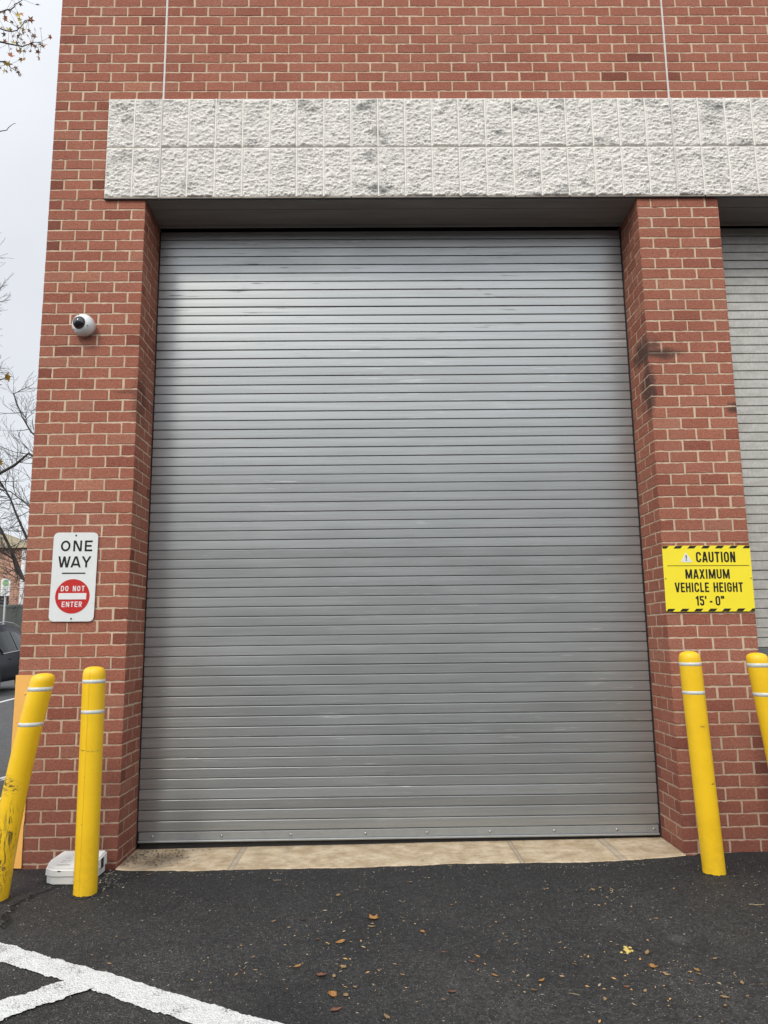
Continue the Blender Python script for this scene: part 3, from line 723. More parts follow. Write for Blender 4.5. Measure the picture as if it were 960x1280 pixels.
# ------------------------------------------------------------------ lettering
def arc(cx_, cy_, rx, ry, a0, a1, n=7):
    return [(cx_+rx*math.cos(R(a0+(a1-a0)*i/n)), cy_+ry*math.sin(R(a0+(a1-a0)*i/n))) for i in range(n+1)]
def glyph(ch, w, t, sq):
    """strokes (centre lines) in a box w x 1; t stroke; sq: corner height radius"""
    h = t/2; l, r_, b, tp = h, w-h, h, 1-h; rx = (w-t)/2; ry = min(sq, (1-t)/2); mx_ = w/2
    if ch == 'O' or ch == '0':
        return [arc(mx_, tp-ry, rx, ry, 0, 180)+arc(mx_, b+ry, rx, ry, 180, 360)+[(r_, tp-ry), (r_-1e-4, tp-ry+.03)]]
    if ch == 'C': return [[(r_, .66)]+arc(mx_, tp-ry, rx, ry, 0, 180)+arc(mx_, b+ry, rx, ry, 180, 360)+[(r_, .34)]]
    if ch == 'G': return [[(r_, .68)]+arc(mx_, tp-ry, rx, ry, 0, 180)+arc(mx_, b+ry, rx, ry, 180, 360)+[(r_, .50)], [(mx_, .50), (w, .50)]]
    if ch == 'U': return [[(l, 1)]+arc(mx_, b+ry, rx, ry, 180, 360)+[(r_, 1)]]
    if ch == 'D': return [[(l, 0), (l, 1)], [(l, tp), (mx_, tp)]+arc(mx_, tp-ry, rx, ry, 90, 0)+arc(mx_, b+ry, rx, ry, 0, -90)+[(l, b)]]
    if ch == 'R': return [[(l, 0), (l, 1)], [(l, tp), (mx_, tp)]+arc(mx_, .75-h/2, rx, (.5-h)/2, 90, -90)+[(l, .5)], [(mx_-.02, .52), (r_+.02, -.1)]]
    if ch == 'N': return [[(l, 0), (l, 1)], [(l, 1.1), (r_, -.1)], [(r_, 0), (r_, 1)]]
    if ch == 'E': return [[(l, 0), (l, 1)], [(l, tp), (w, tp)], [(l, .5), (w*.9, .5)], [(l, b), (w, b)]]
    if ch == 'L': return [[(l, 0), (l, 1)], [(l, b), (w, b)]]
    if ch == 'H': return [[(l, 0), (l, 1)], [(r_, 0), (r_, 1)], [(l, .52), (r_, .52)]]
    if ch == 'T': return [[(0, tp), (w, tp)], [(mx_, 0), (mx_, 1-t*.5)]]
    if ch in 'I': return [[(mx_, 0), (mx_, 1)]]
    if ch == '1': return [[(w*.68, 0), (w*.68, 1)], [(w*.05, .74), (w*.72, 1.0-h*.7)]]
    if ch == 'A': return [[(h*.8-.03, -.12), (mx_+.0, 1.09)], [(w-h*.8+.03, -.12), (mx_, 1.09)], [(w*.22, .26), (w*.78, .26)]]
    if ch == 'V': return [[(h*.8-.03, 1.12), (mx_, -.09)], [(w-h*.8+.03, 1.12), (mx_, -.09)]]
    if ch == 'W': return [[(h*.7-.02, 1.1), (w*.27, -.09)], [(w*.27, -.09), (mx_, 1.0)], [(mx_, 1.0), (w*.73, -.09)], [(w-h*.7+.02, 1.1), (w*.73, -.09)]]
    if ch == 'M': return [[(l, 0), (l, 1)], [(r_, 0), (r_, 1)], [(l, 1.08), (mx_, .06)], [(r_, 1.08), (mx_, .06)]]
    if ch == 'X': return [[(-.03+h*.7, 1.12), (w+.03-h*.7, -.12)], [(-.03+h*.7, -.12), (w+.03-h*.7, 1.12)]]
    if ch == 'Y': return [[(h*.6-.03, 1.12), (mx_, .42)], [(w-h*.6+.03, 1.12), (mx_, .42)], [(mx_, 0), (mx_, .5)]]
    if ch == '5': return [[(w*.95, tp), (l, tp), (l, .53)], [(l, .56), (mx_, .60)]+arc(mx_, .60-.20, rx, .20, 90, 0, 4)+arc(mx_, b+ry*.8, rx, ry*.8, 0, -180)+[(l, .30)]]
    if ch == "'": return [[(mx_, 1), (mx_, .70)]]
    if ch == '"': return [[(w*.2, 1), (w*.2, .70)], [(w*.8, 1), (w*.8, .70)]]
    if ch == '-': return [[(0, .40), (w, .40)]]
    return []
def text(bm, s, x, z_, H, y, cw, t=.15, sq=.2, gap=.12, widths={}, fit=None):
    """draw text centred at x, baseline z_, cap height H, facing -y, front at y"""
    W_ = [widths.get(ch, cw) for ch in s]; tot = sum(W_)+gap*(len(s)-1)
    if fit: kf = fit/H/tot; W_ = [q*kf for q in W_]; gap *= kf; tot *= kf
    px = x-tot*H/2
    for ch, w_ in zip(s, W_):
        sub = bmesh.new()
        for si, st_ in enumerate(glyph(ch, w_, t, sq)):
            st_ = [q for i_, q in enumerate(st_) if i_ == 0 or math.dist(q, st_[i_-1]) > 2e-3]
            n = len(st_); Lf = []; Rt = []
            for i, p in enumerate(st_):
                p = Vector(p); d0 = (p-Vector(st_[i-1])).normalized() if i else None; d1 = (Vector(st_[i+1])-p).normalized() if i < n-1 else None
                if d0 is None: d0 = d1
                if d1 is None: d1 = d0
                d = (d0+d1).normalized(); nr = Vector((-d.y, d.x)); k_ = 1/max(.35, nr.dot(Vector((-d0.y, d0.x))))
                off = nr*t/2*k_; e_ = si*.00012
                Lf.append(sub.verts.new((p.x+off.x, -e_, p.y+off.y))); Rt.append(sub.verts.new((p.x-off.x, -e_, p.y-off.y)))
            for i in range(n-1): sub.faces.new((Rt[i], Rt[i+1], Lf[i+1], Lf[i]))
        for zc, nm in ((0, -1), (1, 1)):
            bmesh.ops.bisect_plane(sub, geom=list(sub.verts)+list(sub.edges)+list(sub.faces), plane_co=(0, 0, zc), plane_no=(0, 0, nm), clear_outer=True)
        mp = {}
        for v in sub.verts: mp[v] = bm.verts.new((px+v.co.x*H, y+v.co.y, z_+v.co.z*H))
        for f in sub.faces: bm.faces.new([mp[v] for v in f.verts])
        sub.free(); px += (w_+gap)*H
def rrect(w_, h_, r, n=6):
    P = []
    for cx_, cz_, a in ((w_/2-r, h_/2-r, 0), (-w_/2+r, h_/2-r, 90), (-w_/2+r, -h_/2+r, 180), (w_/2-r, -h_/2+r, 270)):
        P += [(cx_+r*math.cos(R(a+90*i/n)), cz_+r*math.sin(R(a+90*i/n))) for i in range(n+1)]
    return P
def plate(bm, P, y0, y1):
    A = [bm.verts.new((x, y0, z_)) for x, z_ in P]; B = [bm.verts.new((x, y1, z_)) for x, z_ in P]; n = len(P)
    bm.faces.new(A); bm.faces.new(B[::-1])
    for k in range(n): bm.faces.new((A[k], B[k], B[(k+1) % n], A[(k+1) % n]))
# one way sign
sg = thing('one_way_sign', 'white sign with rounded corners reading ONE WAY DO NOT ENTER on left pier', 'sign', (-2.203, -.009, 1.841), (0, R(.4), 0))
bm = bmesh.new(); plate(bm, rrect(.302, .604, .034), -.003, .001)
pn = obj('panel', bm, WHITE_SIGN, sg)
for tx_, x_, z_, h_, ft, sqq, gp, wd in (('ONE', .008, .172, .075, .215, .42, .25, {'O': .84, 'N': .74, 'E': .66}), ('WAY', .002, .062, .076, .222, .42, .06, {'W': 1.05, 'A': .9, 'Y': .86})):
    bm = bmesh.new(); text(bm, tx_, x_, z_, h_, -.0036, .84, .172, sqq, gp, wd, ft); obj('lettering', bm, BLACK, sg)
bm = bmesh.new(); box(bm, -.080, .078, -.0042, -.0032, .0185, .0270); obj('divider_line', bm, BLACK, sg)
ZD = -.133
bm = bmesh.new(); plate(bm, [(.116*math.cos(a*math.pi/32), ZD+.116*math.sin(a*math.pi/32)) for a in range(64)], -.0042, -.0031)
ds_ = obj('red_disc', bm, RED_SIGN, sg)
bm = bmesh.new(); box(bm, -.094, .094, -.0052, -.0043, ZD-.021, ZD+.021); obj('white_bar', bm, WHITE_PRINT, ds_)
bm = bmesh.new(); text(bm, 'DO NOT', 0, ZD+.034, .036, -.0048, .62, .165, .3, .22, {'D': .62, 'T': .6, ' ': .40}, .160); obj('lettering', bm, WHITE_PRINT, ds_)
bm = bmesh.new(); text(bm, 'ENTER', 0, ZD-.072, .036, -.0048, .6, .165, .3, .22, {'N': .66, 'R': .62}, .136); obj('lettering', bm, WHITE_PRINT, ds_)
for z_ in (.283, -.283):
    bm = bmesh.new(); cyl(bm, (.0, -.003, z_), (.0, -.0075, z_), .0062, .005, 10); obj('bolt', bm, BOLT, sg, True)
# caution sign
cs = thing('caution_sign', 'yellow caution sign giving maximum vehicle height with striped black edges, on right pier', 'sign', (2.130, -.008, 1.782), (0, R(.35), 0))
bm = bmesh.new(); plate(bm, rrect(.609, .452, .006, 2), -.003, .001); obj('panel', bm, YEL_SIGN, cs)
for zt, zb, ph in ((.2245, .206, 0), (-.206, -.2245, 1)):
    bm = bmesh.new()
    for k in range(7):
        x0 = -.3035+k*.0960-(.020 if ph == 0 else .004); x1 = x0+.048; sl = .018
        P = [(max(-.3035, x0), zb), (min(.3035, x1), zb), (min(.3035, x1+sl), zt), (max(-.3035, x0+sl), zt)]
        poly(bm, [(x, -.0037, z_) for x, z_ in P])
    obj('hazard_stripe_row', bm, BLACK, cs)
BW = dict(I=.16, M=.56, T=.40, E=.36, L=.34)
for tx_, x_, z_, h_, ft, wd in (('CAUTION', .061, .110, .073, .272, {}), ('MAXIMUM', -.004, -.003, .066, .305, {}), ('VEHICLE HEIGHT', .0, -.094, .066, .468, {' ': .22}), ("15' - 0\"", .0, -.186, .066, .194, {'1': .26, "'": .12, '"': .26, '-': .24, ' ': .10, '5': .38})):
    bm = bmesh.new(); text(bm, tx_, x_, z_, h_, -.0037, .42, .165, .18, .09, {**BW, **wd}, ft); obj('lettering', bm, BLACK, cs)
bm = bmesh.new(); box(bm, -.276, .288, -.0042, -.0033, .0855, .0892); obj('divider_line', bm, BLACK, cs)
bm = bmesh.new(); tri = [(-.183, .112), (-.103, .112), (-.143, .180)]; plate(bm, tri, -.0040, -.0031)
tr_ = obj('warning_triangle', bm, WHITE_PRINT, cs)
bm = bmesh.new(); plate(bm, [(-.1475, .159), (-.1385, .159), (-.1405, .134), (-.1455, .134)], -.0048, -.0041); box(bm, -.1468, -.1392, -.0048, -.0041, .122, .1295); obj('exclamation_mark', bm, BLACK, tr_)
for x in (-.294, .294):
    bm = bmesh.new(); cyl(bm, (x, -.003, 0), (x, -.0065, 0), .0042, .0035, 8); obj('bolt', bm, BOLT, cs, True)

# ------------------------------------------------------------------ dome camera
sc_c = thing('security_camera', 'small white dome security camera high on the left brick pier', 'security camera', (-2.212, 0, 3.628)); sc_c.scale = (.93, .93, .93)
bm = bmesh.new()
def ring_loft(bm, prof_, seg=32):
    """prof: (radius, distance from wall) along an axis that bends left and down-forward"""
    ax = Vector((-.20, -1, -.06)).normalized(); out = []
    for r, d, s in prof_:
        n_ = Vector((0, -1, 0)).lerp(ax, s).normalized(); a = n_.cross(Vector((0, 0, 1))).normalized(); b = n_.cross(a)
        c0 = Vector((0, 0, 0))+Vector((0, -1, 0))*min(d, .04)+(ax*(d-.04) if d > .04 else Vector())
        out.append([bm.verts.new(c0+(a*math.cos(k*2*math.pi/seg)+b*math.sin(k*2*math.pi/seg))*r) for k in range(seg)])
    for A, B in zip(out, out[1:]):
        for k in range(seg): bm.faces.new((A[k], A[(k+1) % seg], B[(k+1) % seg], B[k])).smooth = True
    return out
o_ = ring_loft(bm, [(.072, .0, 0), (.074, .004, 0), (.074, .022, 0), (.070, .03, .1), (.069, .034, .2)]); obj('mount', bm, CAMS, sc_c)
bm = bmesh.new(); o_ = ring_loft(bm, [(.072, .030, .2), (.082, .036, .6), (.085, .055, 1), (.083, .075, 1), (.075, .094, 1), (.060, .108, 1), (.050, .113, 1), (.047, .110, 1)]); obj('housing', bm, CAMW, sc_c)
bm = bmesh.new(); o_ = ring_loft(bm, [(.0485, .108, 1)]+[(.0485*math.cos(a), .110+.046*math.sin(a), 1) for a in [R(i*9) for i in range(1, 10)]]+[(.001, .156, 1)]); obj('dome', bm, DOME, sc_c)
ax = Vector((-.20, -1, -.06)).normalized(); a_ = ax.cross(Vector((0, 0, 1))).normalized(); b_ = ax.cross(a_)
for an in (40, 160, 280):
    p = Vector((0, -.04, 0))+ax*.062+(a_*math.cos(R(an))+b_*math.sin(R(an)))*.068; bm = bmesh.new(); cyl(bm, p, p+ax*.006, .004, .0035, 8); obj('screw', bm, BOLT, sc_c, True)

# ------------------------------------------------------------------ leaves and litter on the asphalt
def leaf_mesh(kind, rnd):
    bm = bmesh.new()
    if kind == 'slim': out = [(0, 0), (.16, .12), (.4, .19), (.65, .15), (.88, .06), (1, 0), (.85, -.07), (.6, -.17), (.35, -.2), (.14, -.11)]
    elif kind == 'lobed':
        out = []
        for i in range(20):
            a = i*2*math.pi/20; rr = (.5 if i % 4 == 0 else .42 if i % 4 == 2 and rnd.random() < .5 else .27)*rnd.uniform(.8, 1.1); out.append((.5+rr*math.cos(a), rr*math.sin(a)*.85))
    else: out = [(0, 0), (.1, .13), (.33, .25), (.62, .22), (.8, .10), (1, .02), (.84, -.1), (.62, -.17), (.36, -.25), (.1, -.16)]
    out = [(x+rnd.uniform(-.02, .02), y+rnd.uniform(-.03, .03)) for x, y in out]
    curl = rnd.uniform(.25, .7); tw = rnd.uniform(-.3, .3)
    cz = lambda x, y: .05+curl*(x-.5)**2*.9+abs(y)*.35+tw*(x-.5)*y
    c0 = bm.verts.new((.5, 0, cz(.5, 0))); vs = [bm.verts.new((x, y, cz(x, y))) for x, y in out]
    mids = [bm.verts.new((.5+(x-.5)*.5, y*.5, cz(.5+(x-.5)*.5, y*.5)*.9)) for x, y in out]; n = len(vs)
    for k in range(n):
        j = (k+1) % n; bm.faces.new((vs[k], vs[j], mids[j], mids[k])); bm.faces.new((mids[k], mids[j], c0))
    for v in bm.verts: v.co.x -= .5
    ex = bmesh.ops.solidify(bm, geom=list(bm.faces), thickness=.012)
    for f in bm.faces: f.smooth = True
    return bm
def crumb_mesh(rnd, n=14):
    bm = bmesh.new()
    for i in range(n):
        a = rnd.uniform(0, 6.28); d = rnd.uniform(0, .5); s = rnd.uniform(.06, .17); x, y = d*math.cos(a), d*math.sin(a)*.8
        r = bmesh.ops.create_icosphere(bm, subdivisions=1, radius=s)
        for v in r['verts']: v.co = Vector((v.co.x*rnd.uniform(.6, 1.4)+x, v.co.y+y, v.co.z*.35+s*.3))
    return bm
def twig_mesh(rnd):
    bm = bmesh.new(); p = [(-.5+i/5, .12*math.sin(i*1.3+rnd.random()*3), .03+.02*rnd.random()) for i in range(6)]
    tube(bm, p, [.02, .025, .025, .02, .018, .012], 5); tube(bm, [p[2], (p[2][0]+.2, p[2][1]+.22, .05)], [.018, .008], 4); return bm
MP = {'t': LEAFB, 'o': LEAFO, 'r': LEAFR, 'y': LEAFY, 'd': LEAFD, 'w': TWIG}
def onground(px, py):
    v = fw+r2*((px-480)/F)-u2*((py-640)/F); t_ = (-.012-CH)/v.z; return CX+t_*v.x, -CD+t_*v.y
LV = '''186 1091 .045 t slim|346 1099 .05 w twig|146 1167 .022 t oval|137 1202 .028 t slim|317 1195 .035 t slim|301 1211 .022 r oval|319 1211 .025 t slim|372 1208 .042 o slim
342 1151 .035 t slim|379 1150 .05 d slim|415 1079 .04 d oval|527 1078 .035 d oval|512 1103 .035 t oval|446 1112 .045 w twig|423 1119 .045 t lobed|467 1149 .09 o lobed
465 1159 .045 t slim|528 1165 .045 o lobed|425 1179 .048 o oval|398 1175 .028 r oval|411 1181 .024 t oval|554 1190 .026 r oval|597 1195 .030 o slim|590 1202 .028 r oval
429 1210 .05 t lobed|402 1220 .065 r lobed|418 1222 .042 t slim|619 1220 .036 o oval|677 1227 .046 o slim|667 1239 .034 o oval|415 1245 .075 o lobed|432 1245 .042 t lobed
444 1235 .025 t oval|420 1263 .06 r slim|483 1272 .045 t slim|564 1241 .045 r slim|562 1083 .04 w twig|625 1083 .025 t slim|503 1219 .025 t slim|494 1206 .02 t oval
741 1114 .045 t lobed|765 1115 .075 w twig|784 1191 .075 y crumb|809 1195 .05 t slim|816 1212 .055 o lobed|835 1222 .03 t oval|872 1217 .038 o oval|894 1202 .03 t slim
784 1236 .03 r oval|919 1223 .045 w twig|928 1233 .03 t oval|907 1251 .04 t slim|907 1262 .035 t slim|947 1135 .08 w twig|718 1244 .045 w twig|756 1251 .03 t oval|807 1241 .028 t oval
123 1160 .02 t oval|247 1093 .018 t oval|570 1129 .015 t oval|357 1240 .03 d slim|681 1113 .02 t slim|820 1150 .022 t oval|700 1180 .02 t slim|260 1150 .018 r oval'''
special = {'415 1245': 'largest bright orange leaf, near the bottom left of centre', '467 1149': 'crumpled orange leaf cluster in mid asphalt', '784 1191': 'scatter of crushed yellow leaf crumbs on the right asphalt', '402 1220': 'crumpled red-brown leaf just above the largest orange leaf',
           '947 1135': 'long dry twig at the right, below the rightmost bollard', '765 1115': 'thin pale twig left of the right-hand bollard base', '186 1091': 'tan leaf lying before the left end of the concrete strip', '379 1150': 'dark rotten leaf curl in front of the shutter'}
rnd = random.Random(5)
for ent in LV.replace('\n', '|').split('|'):
    px, py, s, k, kd = ent.split(); x, y = onground(float(px), float(py)); s = float(s)
    bm = crumb_mesh(rnd) if kd == 'crumb' else twig_mesh(rnd) if kd == 'twig' else leaf_mesh(kd, rnd)
    nm = 'fallen_twig' if kd == 'twig' else 'fallen_leaf'
    o = obj(nm, bm, MP[k]); o.location = (x, y, gz(x)+.007*noise.noise(Vector((x*1.4, y*1.4, 0)))+.001); o.scale = (s, s, s); o.rotation_euler = (rnd.uniform(-.2, .2), rnd.uniform(-.15, .15), rnd.uniform(0, 6.28))
    if px+' '+py in special: tag(o, special[px+' '+py], 'twig' if kd == 'twig' else 'leaf', 'twigs fallen on the asphalt' if kd == 'twig' else 'leaves fallen on the asphalt')
    elif kd == 'twig': tag(o, 'short dry twig lying on the dark asphalt', 'twig', 'twigs fallen on the asphalt')
    else:
        cn = {'t': 'small tan leaf scrap', 'o': 'small orange-brown leaf', 'r': 'small red-brown leaf', 'd': 'small dark decayed leaf', 'y': 'yellow leaf'}[k]
        tag(o, cn+' lying on the dark asphalt', 'leaf', 'leaves fallen on the asphalt')
# loose grit (uncountable)
bm = bmesh.new(); rnd = random.Random(8)
def chip(x, y, s):
    z_ = gz(x)+.007*noise.noise(Vector((x*1.4, y*1.4, 0))); a = rnd.uniform(0, 3.14); ca, sa = math.cos(a), math.sin(a); l = s*rnd.uniform(.8, 2.2)
    P = [(-l, 0, 0), (0, -s*.6, 0), (l, 0, 0), (0, s*.6, 0), (0, 0, s*.7)]; v = [bm.verts.new((x+p*ca-q_*sa, y+p*sa+q_*ca, z_+r_+.001)) for p, q_, r_ in P]
    for i in range(4): bm.faces.new((v[i], v[(i+1) % 4], v[4]))
for i in range(4200):
    y = -2.3+2.2*rnd.random(); chip(rnd.uniform(-2.6, 2.6), y, rnd.choice((.0010, .0012, .0016, .0020, .0032)))
for i in range(130): chip(rnd.gauss(-1.80, .07), rnd.gauss(-.27, .11), rnd.uniform(.002, .006))
for i in range(90): chip(rnd.uniform(-1.8, 1.8), -.19+rnd.gauss(0, .015), rnd.uniform(.0015, .004))
tag(obj('loose_grit', bm, GRIT), 'pale grit and leaf crumbs scattered over the asphalt', 'grit', kind='stuff')
bm = bmesh.new(); rnd = random.Random(31)
cents = [(onground(a, b), c) for a, b, c in ((440, 1150, .35), (430, 1215, .45), (620, 1200, .6), (800, 1205, .6), (880, 1235, .5), (520, 1170, .7), (740, 1120, .5), (300, 1200, .5))]
for i in range(270):
    (cx0, cy0), sg_ = rnd.choice(cents); x = cx0+rnd.gauss(0, sg_*.6); y = cy0+rnd.gauss(0, sg_*.4)
    if not (-2.6 < x < 2.6 and -2.4 < y < -.2): continue
    s_ = rnd.choice((.0025, .003, .004, .006)); a = rnd.uniform(0, 6.28); l = s_*rnd.uniform(1.0, 2.6); z_ = gz(x)+.007*noise.noise(Vector((x*1.4, y*1.4, 0)))+.001
    P = [(-l, 0, rnd.uniform(0, .004)), (-l*.1, -s_*.8, .002), (l, s_*rnd.uniform(-.5, .5), rnd.uniform(0, .005)), (0, s_*.7, .0035)]
    v = [bm.verts.new((x+p*math.cos(a)-q_*math.sin(a), y+p*math.sin(a)+q_*math.cos(a), z_+r_)) for p, q_, r_ in P]
    f = bm.faces.new((v[0], v[1], v[3])); f.material_index = i % 3; f = bm.faces.new((v[1], v[2], v[3])); f.material_index = i % 3
tag(obj('leaf_crumbs', bm, [LEAFB, LEAFO, TWIG]), 'countless tan leaf crumbs strewn across the asphalt', 'leaf crumbs', kind='stuff')
bm = bmesh.new()
for i in range(260):
    x = -1.80+abs(rnd.gauss(0, .22)); y = rnd.uniform(-.03, .34); z_ = gz(x)+.012; s = rnd.uniform(.003, .008); a = rnd.uniform(0, 3.14)
    if x > -1.2: continue
    l = s*rnd.uniform(.8, 2.2); P = [(-l, 0, 0), (0, -s*.5, 0), (l, 0, 0), (0, s*.5, 0), (0, 0, s*.6)]; v = [bm.verts.new((x+p*math.cos(a)-q_*math.sin(a), y+p*math.sin(a)+q_*math.cos(a), z_+r_)) for p, q_, r_ in P]
    for k in range(4): bm.faces.new((v[k], v[(k+1) % 4], v[4]))
tag(obj('leaf_litter', bm, LEAFD), 'dark leaf litter swept against the left end of the concrete strip', 'litter', kind='stuff')

# ------------------------------------------------------------------ background: car park, fence, building, trees
GZB = gz(-9)
# fence
fx0, fx1, fy = -30.0, -12.5, 30.0
fn = thing('screen_fence', 'dark grey-green solid panel fence behind the parked car', 'fence', (-20, fy, GZB))
FENCE = plain('fence_paint', (.070, .078, .068), .7, var=.15, scale=2)
bm = bmesh.new(); x = -12
while x < 10.9:
    box(bm, x, x+.244, -.02, .02, 0, 3.0); x += .25
obj('panel', bm, FENCE, fn)
bm = bmesh.new(); box(bm, -12, 11, -.04, .04, 3.0, 3.10); obj('top_rail', bm, plain('fence_cap', (.10, .11, .10), .6), fn)
# brick building beyond
bb = thing('brick_building', 'pinkish brick building with white downpipe beyond the fence', 'building', (-24, 40, GZB))
t = NT('far_brick'); bt = t.n.new('ShaderNodeTexBrick'); mpv = t.n.new('ShaderNodeCombineXYZ'); sx = t.n.new('ShaderNodeSeparateXYZ'); t.l.new(t.tc, sx.inputs[0])
t.l.new(t.mth('ADD', sx.outputs[0], sx.outputs[1]), mpv.inputs[0]); t.l.new(sx.outputs[2], mpv.inputs[1]); t.l.new(mpv.outputs[0], bt.inputs[0])
bt.inputs['Color1'].default_value = (.42, .20, .13, 1); bt.inputs['Color2'].default_value = (.52, .27, .18, 1); bt.inputs['Mortar'].default_value = (.5, .4, .33, 1)
bt.inputs['Scale'].default_value = 1; bt.inputs['Brick Width'].default_value = .3; bt.inputs['Row Height'].default_value = .1; bt.inputs['Mortar Size'].default_value = .01
FARB = t.fin(bt.outputs[0], .9)
bm = bmesh.new(); box(bm, -12, 3.0, 0, 10, 0, 7.0); wl = obj('wall', bm, FARB, bb)
bm = bmesh.new(); R_ = [(-12.4, -.4, 6.9), (3.4, -.4, 6.9), (3.4, 10.4, 6.9), (-12.4, 10.4, 6.9)]; 
v = [bm.verts.new(p) for p in R_]; t1 = bm.verts.new((-8, 5, 8.6)); t2 = bm.verts.new((-1, 5, 8.6))
bm.faces.new((v[0], v[1], t2, t1)); bm.faces.new((v[1], v[2], t2)); bm.faces.new((v[2], v[3], t1, t2)); bm.faces.new((v[3], v[0], t1)); bm.faces.new(v[::-1]); obj('roof', bm, plain('far_roof', (.26, .21, .13), .8, var=.3, scale=3), bb)
bm = bmesh.new(); cyl(bm, (2.98, -.08, 0), (2.98, -.08, 6.8), .14, .14, 8); obj('downpipe', bm, plain('white_pipe', (.8, .8, .78), .5), bb)
WIN = plain('dark_window', (.03, .03, .035), .3)
for x in (-9.5, -6.5, -3.0, .5):
    for z_ in ((3.3, 4.15),):
        if x == -3.0: continue
        bm = bmesh.new(); box(bm, x, x+1.7, -.03, .04, z_[0], z_[1]); fwn = obj('window', bm, WIN, bb)
        b2 = bmesh.new(); box(b2, x-.05, x+1.75, -.07, -.031, z_[0]-.1, z_[0]); obj('sill', b2, WIN, fwn)
        b2 = bmesh.new(); box(b2, x-.05, x+1.75, -.06, -.031, z_[0]+.38, z_[0]+.44); obj('glazing_bar', b2, plain('bar', (.1, .1, .1)), fwn)
# parking sign
ps = thing('parking_sign', 'small white parking notice with green disc on a steel post behind the car', 'sign', (-12.33, 20.0, GZB))
bm = bmesh.new(); cyl(bm, (0, 0, 0), (0, 0, 3.45), .035, .035, 10); obj('post', bm, plain('post_steel', (.3, .3, .3), .5, .4), ps, True)
bm = bmesh.new(); plate(bm, [(x, z_+3.2) for x, z_ in rrect(.30, .56, .02, 3)], -.045, -.037); pl_ = obj('panel', bm, WHITE_SIGN, ps)
bm = bmesh.new(); plate(bm, [(.0+.105*math.cos(a*math.pi/12), 3.34+.105*math.sin(a*math.pi/12)) for a in range(24)], -.049, -.0455); obj('green_disc', bm, plain('sign_green', (.22, .36, .18), .5), pl_)
bm = bmesh.new()
for z_, w_ in ((3.18, .16), (3.13, .2), (3.08, .18), (3.03, .2), (2.98, .14)): box(bm, -w_/2, w_/2, -.048, -.0455, z_-.010, z_+.010)
obj('notice_lines', bm, plain('sign_grey', (.3, .33, .3), .5), pl_)

